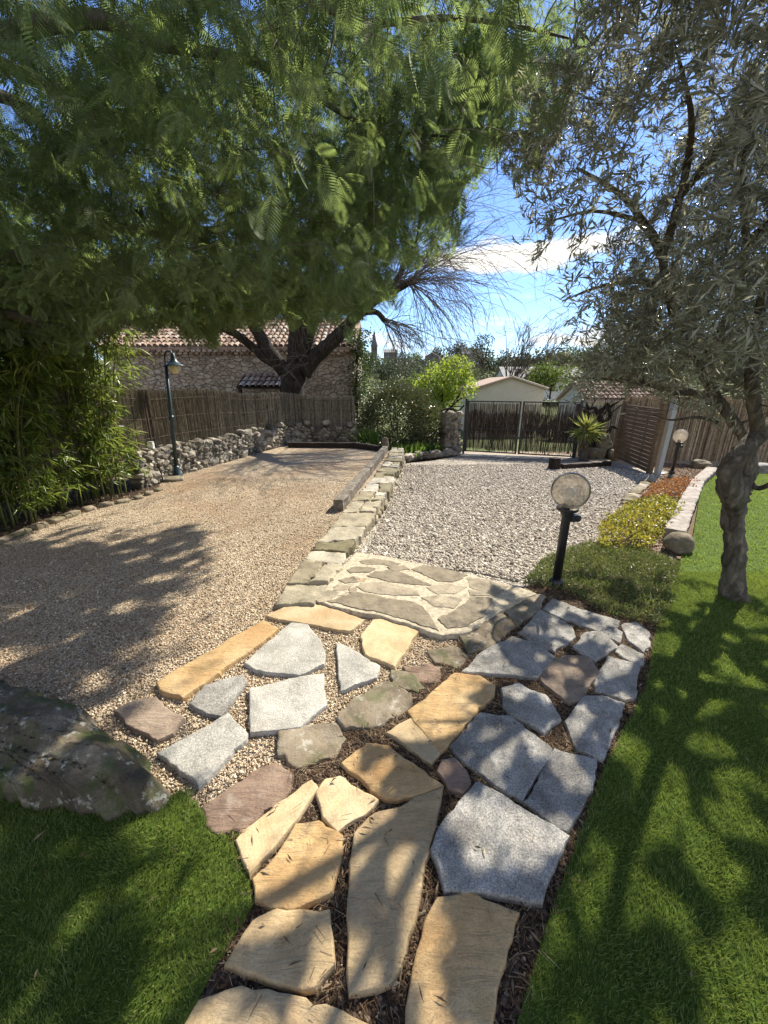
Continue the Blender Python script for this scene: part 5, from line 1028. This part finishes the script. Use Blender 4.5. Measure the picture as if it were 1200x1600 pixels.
# ------------------------------------------------------------------ the feathery mimosa overhead on the left
def build_mimosa():
    root = empty('mimosa_tree', (-4.9, 3.0, 0)); tag(root, 'large feathery-leaved tree whose hanging boughs cover the upper left', 'tree'); S = Skeleton(); T = np.array([-4.95, 3.05, 1.7])
    S.limb([(-4.9, 3.0, -.1), (-4.95, 3.0, .9), T, (-4.8, 3.2, 2.6), (-4.5, 3.4, 3.4), (-4.0, 3.6, 4.4)], [.20, .17, .16, .13, .10, .06], sides=16)
    A = AT
    S.limb([T, A(-120, 470, 3.6), A(0, 488, 3.9), A(80, 508, 4.1), A(140, 522, 4.2), A(165, 505, 4.25), A(205, 500, 4.3), A(268, 491, 4.4)], [.08, .06, .045, .038, .034, .03, .024, .012])
    S.limb([T + [0, 0, .3], A(-150, 420, 3.6), A(60, 395, 4.0), A(165, 356, 4.3), A(225, 362, 4.4), A(300, 362, 4.5), A(350, 355, 4.6), A(368, 325, 4.7), A(400, 318, 4.8), A(470, 330, 5.0), A(560, 360, 5.1)], [.08, .06, .05, .046, .042, .038, .034, .03, .026, .018, .01])
    S.limb([T + [.1, .15, .8], A(-150, 120, 3.0), A(0, 150, 3.2), A(60, 185, 3.5), A(95, 260, 3.9), A(230, 210, 4.2), A(300, 280, 4.6)], [.08, .05, .036, .03, .026, .02, .01])
    S.limb([(-4.6, 3.3, 3.0), A(60, 40, 3.2), A(250, 70, 3.3), A(400, 98, 3.4), A(450, 135, 3.5), A(505, 160, 3.55), A(560, 190, 3.6), A(620, 207, 3.7), A(720, 215, 3.9)], [.08, .05, .036, .026, .022, .019, .016, .012, .006])
    S.limb([(-4.3, 3.4, 3.8), A(200, -120, 2.7), A(420, -30, 2.5), A(510, 12, 2.5), A(580, 36, 2.5), A(700, 28, 2.6), A(800, 40, 2.8), A(890, 60, 3.0)], [.06, .036, .022, .017, .015, .012, .009, .005])
    S.limb([(-4.0, 3.6, 4.4), (-2.4, 4.2, 5.0), (-.8, 4.9, 5.0), (.3, 5.3, 4.6), A(660, 300, 5.4), A(650, 380, 5.4)], [.07, .06, .05, .035, .02, .01])
    S.limb([(-4.4, 3.4, 3.5), (-3.0, 2.0, 4.0), (-1.6, 1.0, 4.0), (-.6, .6, 3.9)], [.07, .05, .035, .012])
    S.limb([(-4.0, 3.6, 4.2), (-3.2, 5.0, 4.3), (-2.2, 6.0, 4.0), A(440, 420, 6.0)], [.07, .05, .035, .012])
    S.mb.build('limbs', M['mimosabark'], root, True); S.mb = MB()
    mask = [(-400, -3000), (960, -3000), (990, -60), (930, 40), (905, 150), (862, 235), (800, 262), (742, 300), (700, 330), (662, 395), (610, 470), (570, 480), (540, 520), (470, 505), (440, 520), (400, 500), (350, 520), (305, 545), (200, 520), (120, 535), (-400, 560)]
    n = 7500; d = rand_unit(n) * (rng.random(n) ** (1 / 2.6))[:, None]; P = np.array([-2.05, 3.7, 3.85]) + d * [4.3, 3.3, 2.2]
    P = P[P[:, 2] > 1.9]; px_, py_, ok, zc = PX(P); dist = np.linalg.norm(P - [0, 0, CAM_H], axis=1)
    inm = ragged(px_, py_, mask); front = ok & (zc > .1); keep = (~front | inm) & (dist > 1.0) & (P[:, 2] > 1.95)
    clump = np.array([mnoise.noise(Vector(q) * 1.15) + .5 * mnoise.noise(Vector(q) * 2.6) for q in P]); keep &= (clump > .02) | (rng.random(len(P)) < .07)
    keep &= ~((P[:, 0] < -3.2) & (P[:, 2] < 2.3))
    sh = shadow_in(P); keep &= ~(sh & (rng.random(len(P)) < .93)) & ~(dapple(P) & (rng.random(len(P)) < .8))
    P = P[keep][:2350]
    lp = np.array([(-60, 400), (330, 420), (560, 420), (600, 450), (560, 490), (470, 510), (330, 545), (200, 545), (60, 520), (-60, 530)]); g = scatter(lp, 560); e = np.array([AT(a, b, c) for (a, b), c in zip(g, rng.uniform(3.7, 5.6, 560))]); e = e[~(shadow_in(e) & (rng.random(len(e)) < .9))]
    E_ = [e]
    for q, n_ in ((DEEP[0], 420), (DEEP[1], 420)):
        g = scatter(q, n_ * 2); h_ = rng.uniform(2.2, 5.2, len(g)); e = np.stack([g[:, 0] + SUNV[0] / SUNV[2] * h_, g[:, 1] + SUNV[1] / SUNV[2] * h_, h_], 1); px_, py_, ok, zc = PX(e); front = ok & (zc > .1); e = e[(~front | inpoly(px_, py_, mask)) & (np.linalg.norm(e - [0, 0, CAM_H], axis=1) > 1.2) & (e[:, 0] < 1.6)]; E_.append(e[:n_])
    P = np.vstack([P] + E_)
    # order boughs from the trunk outwards so each one hangs on something already there
    P = P[np.argsort(np.linalg.norm(P - T, axis=1))]; FP = []; FD = []; tips = []
    for q in P:
        d = S.grow(q, .0025, .07, 4, .10, .02); tips.append(d)
    tips = np.array(tips)
    # a hanging twig at each bough end, fronds set along it
    k = 19; n = len(P); dr = unit(tips * .8 + rng.normal(0, .45, (n, 3)) + [0, 0, -.55]); ln = rng.uniform(.22, .5, n)
    tw_end = P + dr * ln[:, None] + [0, 0, -.04]; V, F = twigs_arrays(P, tw_end, .0012, .0006)
    fast_mesh('twigs', V, F, M['twigbark'], root)
    t = rng.uniform(-.25, 1.0, (n, k)); FP = (P[:, None] + (tw_end - P)[:, None] * t[..., None] + rng.normal(0, .015, (n, k, 3))).reshape(-1, 3); D0 = np.repeat(dr, k, 0)
    FD = unit(D0 * .55 + rng.normal(0, .75, (n * k, 3)) + [0, 0, -.45])
    px_, py_, ok, zc = PX(FP + FD * .12); front = ok & (zc > .1); keep = (~front | ragged(px_, py_, mask, 40)) & (np.linalg.norm(FP - [0, 0, CAM_H], axis=1) > .8); keep &= ~((shadow_in(FP) | shadow_in(FP + FD * .1)) & (rng.random(len(FP)) < .95)) & ~((dapple(FP) | dapple(FP + FD * .06) | dapple(FP + FD * .12)) & (rng.random(len(FP)) < .99)); FP, FD = FP[keep], FD[keep]
    dist = np.linalg.norm(FP - [0, 0, CAM_H], axis=1); nf = len(FP); L_ = rng.uniform(.075, .15, nf); Nn = unit(np.cross(FD, rng.normal(size=(nf, 3)) * .6 + [0, 0, 1])); Nn = unit(np.cross(Nn, FD) + rng.normal(0, .5, (nf, 3))); Sd = unit(np.cross(FD, Nn)); Nn = np.cross(Sd, FD)
    allV = []; allF = []; off = 0
    near = dist < 3.0
    for sel, pairs in ((near, 15), (~near, 10)):
        p0, d0, s0, n0, l0 = FP[sel], FD[sel], Sd[sel], Nn[sel], L_[sel][:, None]
        Pp = []; Dd = []; Nl = []; Ll = []; Ww = []
        for i in range(pairs):
            t = (i + .5) / pairs
            c = p0 + d0 * l0 * t - n0 * l0 * .22 * t * t; pl = (.40 * math.sin(math.pi * (t * .82 + .13)) + .03) * l0[:, 0]
            for sg in (-1, 1):
                Pp.append(c); Dd.append(unit(s0 * sg + d0 * (.45 + .35 * t) - n0 * .18)); Nl.append(n0); Ll.append(pl); Ww.append(l0[:, 0] / pairs * (.55 if pairs > 12 else .66))
        m_ = len(p0); Pp = np.stack(Pp, 1).reshape(-1, 3); Dd = np.stack(Dd, 1).reshape(-1, 3); Nl = np.stack(Nl, 1).reshape(-1, 3); Ll = np.stack(Ll, 1).ravel(); Ww = np.stack(Ww, 1).ravel()
        # one island per frond: pinnae share the rachis strip, so each frond has a single tone
        D = unit(Dd); S_ = unit(np.cross(D, Nl)); mid = Pp + D * (Ll * .5)[:, None]; tip = Pp + D * Ll[:, None] - Nl * (Ll * .12)[:, None]
        V = np.stack([Pp, mid - S_ * (Ww * .5)[:, None], tip, mid + S_ * (Ww * .5)[:, None]], 1).reshape(-1, 3); b = (np.arange(len(Pp)) * 4)[:, None] + off; F = b + np.array([[0, 1, 2, 3]]); allV.append(V); allF.append(F); off += len(V)
    fast_mesh('fronds', np.vstack(allV), np.vstack(allF), M['mimosa'], root)
    S.mb.build('boughs', M['mimosabark'], root, True)
    print('mimosa fronds', nf, 'quads', off // 4)
build_mimosa()

# ------------------------------------------------------------------ the olive on the right
def build_olive():
    root = empty('olive_tree', (2.66, 2.58, 0)); tag(root, 'old olive tree with forked knotty trunk on the right lawn', 'olive tree'); A = AT; m = MB()
    tr = [A(1145, 945, 2.56), A(1146, 905, 2.58), A(1148, 850, 2.60), A(1146, 800, 2.62), A(1147, 768, 2.64), A(1150, 745, 2.66)]; m.tube(spline(tr, 8), [.098, .070, .062, .068, .088, .07], 26, rough=.26)
    m.tube(spline([A(1150, 800, 2.60), A(1140, 765, 2.56), A(1140, 735, 2.55), A(1155, 712, 2.56), A(1185, 680, 2.62), A(1235, 640, 2.72), A(1330, 560, 2.9), A(1400, 470, 3.0)], 8), [.05, .072, .064, .058, .054, .048, .042, .03], 18, rough=.18)
    m.tube(spline([A(1156, 770, 2.64), A(1170, 740, 2.70), A(1172, 715, 2.74), A(1166, 690, 2.78), A(1150, 665, 2.82), A(1120, 622, 2.9), A(1086, 560, 3.0), A(1056, 500, 3.05), A(1042, 445, 3.1), A(1034, 400, 3.1)], 8), [.042, .05, .042, .038, .035, .032, .03, .028, .026, .024], 16, rough=.22)
    m.tube(spline([A(1172, 757, 2.66), A(1190, 762, 2.6), A(1225, 745, 2.5)], 6), [.025, .018, .014], 8, rough=.1)
    m.build('trunk', M['olivebark'], root, True)
    S = Skeleton(); 
    def L_(pts, r): S.limb(pts, r, 7, 8, .14)
    S.nodes = np.vstack([S.nodes, spline([A(1150, 665, 2.82), A(1120, 622, 2.9), A(1086, 560, 3.0), A(1056, 500, 3.05), A(1034, 400, 3.1)], 6)]); S.rad = np.full(len(S.nodes), .035)
    L_([A(1132, 635, 2.88), A(1105, 620, 2.85), A(1080, 613, 2.8), A(1050, 612, 2.75), A(1010, 600, 2.7), A(950, 592, 2.7), A(890, 590, 2.7)], [.036, .03, .025, .02, .015, .01, .005])
    L_([A(1034, 400, 3.1), A(1022, 372, 3.05), A(1003, 345, 3.0), A(985, 318, 2.95), A(950, 290, 2.9), A(900, 262, 2.9)], [.03, .027, .024, .02, .014, .007])
    L_([A(1034, 400, 3.1), A(1048, 360, 3.0), A(1062, 310, 2.9), A(1075, 250, 2.8), A(1080, 180, 2.6), A(1060, 90, 2.4)], [.03, .027, .024, .02, .014, .007])
    L_([A(1086, 560, 3.0), A(1100, 540, 2.95), A(1110, 565, 2.9), A(1125, 520, 2.85), A(1150, 470, 2.8), A(1165, 380, 2.7), A(1160, 280, 2.5), A(1180, 150, 2.3)], [.035, .032, .03, .028, .024, .02, .014, .007])
    L_([A(1185, 680, 2.62), A(1175, 600, 2.6), A(1180, 540, 2.55), A(1195, 450, 2.5), A(1230, 330, 2.4), A(1220, 200, 2.2)], [.04, .036, .032, .026, .018, .008])
    L_([A(1042, 445, 3.1), A(985, 440, 3.1), A(930, 450, 3.1), A(880, 470, 3.1)], [.022, .016, .01, .005])
    L_([A(1003, 345, 3.0), A(930, 330, 2.8), A(860, 345, 2.7)], [.016, .01, .005])
    L_([A(1330, 560, 2.9), A(1400, 400, 2.9), (4.0, 3.2, 3.6)], [.04, .03, .015])
    L_([A(1120, 660, 2.8), A(1090, 652, 2.7), A(1050, 656, 2.6), A(1020, 648, 2.55)], [.014, .01, .007, .003])
    L_([A(1060, 310, 2.9), (2.3, 2.2, 3.6), (2.1, 1.5, 3.8)], [.025, .018, .008]); L_([A(1165, 380, 2.7), (3.0, 2.0, 3.4), (3.0, 1.2, 3.5)], [.025, .018, .008])
    S.mb.build('limbs', M['olivebark'], root, True); S.mb = MB()
    mask = [(1500, -4000), (930, -4000), (930, -50), (860, 60), (812, 150), (790, 230), (800, 300), (830, 370), (812, 400), (840, 430), (850, 480), (845, 520), (865, 560), (870, 620), (920, 632), (1000, 628), (1060, 640), (1110, 660), (1150, 650), (1200, 640), (1500, 640)]
    n = 17000; d = rand_unit(n) * (rng.random(n) ** (1 / 2.7))[:, None]; P = np.array([2.95, 2.75, 2.75]) + d * [2.35, 2.0, 1.75]; px_, py_, ok, zc = PX(P); front = ok & (zc > .1); keep = (~front | ragged(px_, py_, mask)) & (P[:, 2] > 1.25) & (np.linalg.norm(P - [0, 0, CAM_H], axis=1) > 1.15)
    keep &= ~(shadow_in(P) & (rng.random(len(P)) < .9)) & ~(dapple(P) & (rng.random(len(P)) < .8)); P = P[keep][:6000]
    lp = np.array([(840, 470), (900, 420), (1020, 430), (1200, 420), (1200, 610), (1100, 640), (1000, 615), (900, 622), (862, 560)]); g = scatter(lp, 900); e = np.array([AT(a, b, c) for (a, b), c in zip(g, rng.uniform(2.3, 3.6, 900))]); e = e[~(shadow_in(e) & (rng.random(len(e)) < .85))]; P = np.vstack([P, e]); c0 = np.array([2.7, 2.8, 1.4]); P = P[np.argsort(np.linalg.norm(P - c0, axis=1))]; tips = np.array([S.grow(q, .0014, .08, 4, .06, .010) for q in P])
    n = len(P); dr = unit(tips * .9 + rng.normal(0, .5, (n, 3)) + [0, 0, .05]); ln = rng.uniform(.16, .36, n); end = P + dr * ln[:, None]; V, F = twigs_arrays(P - dr * .05, end, .0009, .0005); fast_mesh('twigs', V, F, M['olivebark'], root)
    k = 40; t = rng.uniform(-.25, 1.05, (n, k)); LP = (P[:, None] + (end - P)[:, None] * t[..., None]).reshape(-1, 3); LD = unit(np.repeat(dr, k, 0) * .75 + rng.normal(0, .62, (n * k, 3)) + [0, 0, .12]); LL = rng.uniform(.042, .072, n * k)
    px_, py_, ok, zc = PX(LP + LD * .05); front = ok & (zc > .1); keep = (~front | ragged(px_, py_, mask, 40) | (rng.random(len(LP)) < .02)) & ~((shadow_in(LP) | shadow_in(LP + LD * LL[:, None])) & (rng.random(len(LP)) < .95)) & ~((dapple(LP) | dapple(LP + LD * LL[:, None] * .5) | dapple(LP + LD * LL[:, None])) & (rng.random(len(LP)) < .99)) & (np.linalg.norm(LP - [0, 0, CAM_H], axis=1) > 1.0); LP, LD, LL = LP[keep], LD[keep], LL[keep]
    leaves('leaves', LP, LD, unit(rand_unit(len(LP)) + [0, 0, .5]), LL, LL * .165, M['olive'], root, fold=.2, mid=.5, curl=.06); S.mb.build('boughs', M['olivebark'], root, True); print('olive leaves', len(LP))
build_olive()

# ------------------------------------------------------------------ ground cover, bed plants, lawns
def off_stones(xy, grow=0.0):
    k = np.ones(len(xy), bool)
    for poly, top in STONEPOLY:
        c = poly.mean(0); k &= ~inpoly(xy[:, 0], xy[:, 1], c + (poly - c) * (1 + grow))
    return k
def turf(name, poly, zs, parts, label):
    V = []; F = []; off = 0
    for clip, n, h, w in parts:
        xy = scatter(clip, n); jx = np.array([mnoise.noise(Vector((a * 7, b * 7, 51))) * .03 + mnoise.noise(Vector((a * 25, b * 25, 52))) * .018 for a, b in xy]); xy = xy[inpoly(xy[:, 0] + jx, xy[:, 1] + jx, poly)]; xy = xy[off_stones(xy)]; n = len(xy); z = slope(xy[:, 1]) * zs + .015; P = np.stack([xy[:, 0], xy[:, 1], z], 1)
        patch = np.array([mnoise.noise(Vector((a * 5, b * 5, 0))) for a, b in xy]); lean = np.stack([np.sin(patch * 4 + 1.0), np.cos(patch * 4 + 1.0), np.zeros(n)], 1); D = unit(np.array([0, 0, 1.0]) + lean * .45 + rng.normal(0, .45, (n, 3)) * [1, 1, .3]); L_ = h * rng.uniform(.6, 1.25, n); N = unit(rng.normal(size=(n, 3)) * [1, 1, .2])
        v, f = leaf_arrays(P, D, N, L_, w, fold=.0, mid=.35, curl=.0); V.append(v); F.append(f + off); off += len(v)
    o = fast_mesh(name, np.vstack(V), np.vstack(F), M['grass']); tag(o, label, 'grass', kind='stuff')
turf('grass', np.array(lawnL), 0, [([(-2.4, .25), (-.2, .25), (-.2, 1.3), (-2.4, 1.3)], 130000, .024, .0026)], 'short bright artificial turf on the left')
turf('grass', np.array(lawnR), 1, [([(.2, .3), (3.2, .3), (3.2, 1.6), (.2, 1.6)], 170000, .024, .0026), ([(1.2, 1.6), (4.2, 1.6), (4.2, 3.0), (1.2, 3.0)], 120000, .025, .0034), ([(2.5, 3.0), (9.5, 3.0), (9.5, 8.4), (2.5, 8.4)], 120000, .028, .0075)], 'short bright artificial turf on the right')
gcp = [G(*p, sl=True)[:2] for p in [(815, 915), (850, 875), (920, 848), (1000, 858), (1060, 880), (1062, 905), (1035, 980), (960, 968), (880, 925)]]
def groundcover():
    xy = scatter(gcp, 15000); hh = np.array([.012 + .024 * mnoise.noise(Vector((a * 5, b * 5, 2))) for a, b in xy]); P = np.stack([xy[:, 0], xy[:, 1], slope(xy[:, 1]) + .01 + np.maximum(.01, hh) * rng.random(len(xy)) * 1.3], 1)
    o = leaves('ground_cover', P, unit(rng.normal(0, .9, (len(P), 3)) + [0, 0, .6]), rand_unit(len(P)), rng.uniform(.025, .05, len(P)), rng.uniform(.006, .010, len(P)), M['groundcover'], fold=.3); tag(o, 'mat of dull green succulent ground cover around the near lamp', 'ground cover', kind='stuff')
groundcover()
def low_shrub(name, poly, n, h, leaf, mat, label, ragged=.5):
    xy = scatter(poly, n); c = np.mean(poly, 0); hh = np.array([h * (.75 + ragged * mnoise.noise(Vector((a * 6, b * 6, 8)))) for a, b in xy]); pol = np.array(poly); dd = np.min([np.linalg.norm(xy - (pol[i] + (pol[(i + 1) % len(pol)] - pol[i]) * t), axis=1) for i in range(len(pol)) for t in (0, .25, .5, .75)], 0); hh *= np.clip(dd / .16, .25, 1)
    z = slope(xy[:, 1]) + .01; P = np.stack([xy[:, 0], xy[:, 1], z + hh * rng.random(n) ** .5], 1); root = empty(name, (*c, float(slope(c[1])))); tag(root, label, 'shrub', 'low shrubs in the planted bed'); leaves('leaves', P, unit(rand_unit(n) + [0, 0, .5]), unit(rand_unit(n) + [0, 0, .7]), leaf * rng.uniform(.6, 1.3, n), leaf * .5, M[mat], root)
    k = rng.integers(0, n, 70); A = np.stack([P[k, 0] + rng.normal(0, .03, 70), P[k, 1] + rng.normal(0, .03, 70), z[k]], 1); V, F = twigs_arrays(A, P[k], .003, .0015); fast_mesh('stems', V, F, M['twigbark'], root)['kind'] = 'stuff'
gp = lambda *q: [G(*p, sl=True)[:2] for p in q]
low_shrub('bed_shrub', gp((935, 860), (938, 822), (985, 792), (1045, 785), (1068, 800), (1040, 840), (1010, 862)), 3600, .20, .046, 'yellowbush', 'yellow-green low shrub with red tips in the sunny bed')
low_shrub('bed_shrub', gp((975, 800), (1000, 783), (1065, 780), (1070, 795), (1020, 800)), 1500, .12, .03, 'groundcover', 'low green mat at the back edge of the yellow-green shrub')
low_shrub('bed_shrub', gp((1000, 786), (1018, 762), (1055, 752), (1092, 756), (1088, 774), (1060, 786)), 3000, .16, .04, 'redbush', 'russet red low shrub farther up the bed')
low_shrub('bed_shrub', gp((1055, 812), (1062, 800), (1070, 790), (1085, 775), (1078, 800), (1062, 830)), 700, .07, .028, 'redbush', 'thin reddish plants along the sleepers in the bed')

# ------------------------------------------------------------------ loose pebbles and litter
def pebbles(name, xy, z, size, mat, label):
    n = len(xy); oc = np.array([(1, 0, 0), (0, 1, 0), (-1, 0, 0), (0, -1, 0), (0, 0, 1), (0, 0, -1)], float); F0 = np.array([(0, 1, 4), (1, 2, 4), (2, 3, 4), (3, 0, 4), (1, 0, 5), (2, 1, 5), (3, 2, 5), (0, 3, 5)])
    s = size * rng.lognormal(0, .32, n)[:, None] * rng.uniform(.6, 1.25, (n, 3)) * [1, 1, .7]; a = rng.uniform(0, 6.283, n); V = oc[None] * s[:, None, :] * rng.uniform(.75, 1.25, (n, 6, 1)); tl = rng.normal(0, .35, (n, 2)); V[:, :, 2] += V[:, :, 0] * tl[:, :1] + V[:, :, 1] * tl[:, 1:]
    c, si = np.cos(a)[:, None], np.sin(a)[:, None]; X = V[:, :, 0] * c - V[:, :, 1] * si; Y = V[:, :, 0] * si + V[:, :, 1] * c; V = np.stack([X + xy[:, :1], Y + xy[:, 1:2], V[:, :, 2] + z[:, None] + s[:, 2:3] * .35], 2).reshape(-1, 3); F = ((np.arange(n) * 6)[:, None, None] + F0[None]).reshape(-1, 3)
    o = fast_mesh(name, V, F, M[mat]); tag(o, label, 'gravel', kind='stuff')
def view_scatter(poly, n, p=1.6):                   # denser towards the photographer
    xy = scatter(poly, n * 4); d = np.hypot(xy[:, 0], xy[:, 1]); k = rng.random(len(xy)) < np.clip((2.0 / d) ** p, 0, 1); return xy[k][:n]
txy = view_scatter([(-3.9, 1.0), (-.4, .95), (.3, 1.6), (.75, 2.05), (.35, 2.15), (-.55, 2.6), (-.72, 3.1), (-.5, 4.7), (-.3, 6.5), (-3.6, 6.5), (-3.9, 4.2)], 90000); k = off_stones(txy) & ~inpoly(txy[:, 0], txy[:, 1], soil); txy = txy[k]
pebbles('loose_gravel', txy, np.zeros(len(txy)) + .002, .0048, 'pebble_tan', 'loose tan gravel of the terrace')
dxy = view_scatter([(-.2, 3.2), (.75, 3.05), (1.1, 2.85), (2.3, 3.8), (4.2, 6.2), (5.6, 7.8), (5.2, 9.4), (.5, 9.2), (.25, 6.6)], 95000, 1.2); pebbles('loose_gravel', dxy, slope(dxy[:, 1]) + .002, .0125, 'pebble_grey', 'loose grey gravel of the drive')
sxy = scatter(soil, 9000); sxy = sxy[off_stones(sxy) & ~inpoly(sxy[:, 0], sxy[:, 1], lawnR)]; pebbles('loose_gravel', sxy, np.zeros(len(sxy)) + .010, .0036, 'litter', 'grit between the flagstones')
bxy = scatter(bedp, 9000); pebbles('loose_gravel', bxy, slope(bxy[:, 1]) + .01, .009, 'litter', 'bark and grit on the planted bed')
def litter():
    xy = scatter(soil, 15000); xy = xy[~inpoly(xy[:, 0] - .02, xy[:, 1], lawnR)]; on = ~off_stones(xy); keep = ~on | (rng.random(len(xy)) < .022); xy, on = xy[keep], on[keep]; z = np.where(on, .034, .014) + rng.random(len(xy)) * .010; a = rng.uniform(0, 6.283, len(xy)); L_ = rng.uniform(.012, .06, len(xy)) * np.where(on, .7, 1); d = np.stack([np.cos(a), np.sin(a), rng.normal(0, .12, len(xy)) * ~on], 1) * L_[:, None]; A = np.stack([xy[:, 0], xy[:, 1], z], 1); V, F = twigs_arrays(A, A + d, rng.uniform(.0006, .0016, len(xy)), .0006)
    o = fast_mesh('fallen_needles', V, F, M['litter']); tag(o, 'dry needles and twigs in the joints of the path', 'litter', kind='stuff')
    xy = np.vstack([(lambda q: q[~inpoly(q[:, 0], q[:, 1], lawnR)])(scatter(soil, 1400)), scatter([(-4.6, 3.2), (-3.9, 3.5), (-3.6, 5.3), (-3.7, 6.2), (-4.6, 6)], 2500), scatter(lawnR, 130), scatter([(-2, .4), (-.4, .4), (-.4, 1.1), (-2, 1)], 10)]); k = off_stones(xy) | (rng.random(len(xy)) < .1); xy = xy[k]; n = len(xy); P = np.stack([xy[:, 0], xy[:, 1], slope(xy[:, 1]) * (xy[:, 0] > 0) + np.where(off_stones(xy), .018, .036) + rng.random(n) * .012], 1)
    P[:, 2] += np.where(inpoly(xy[:, 0], xy[:, 1], lawnR) | inpoly(xy[:, 0], xy[:, 1], lawnL), .022, 0)
    o = leaves('fallen_leaves', P, rng.normal(0, 1, (n, 3)) * [1, 1, .15], unit(rng.normal(0, .3, (n, 3)) + [0, 0, 1]), rng.uniform(.018, .045, n), rng.uniform(.004, .009, n), M['litter'], fold=.4); tag(o, 'dry fallen leaves on soil and turf', 'litter', kind='stuff')
litter()
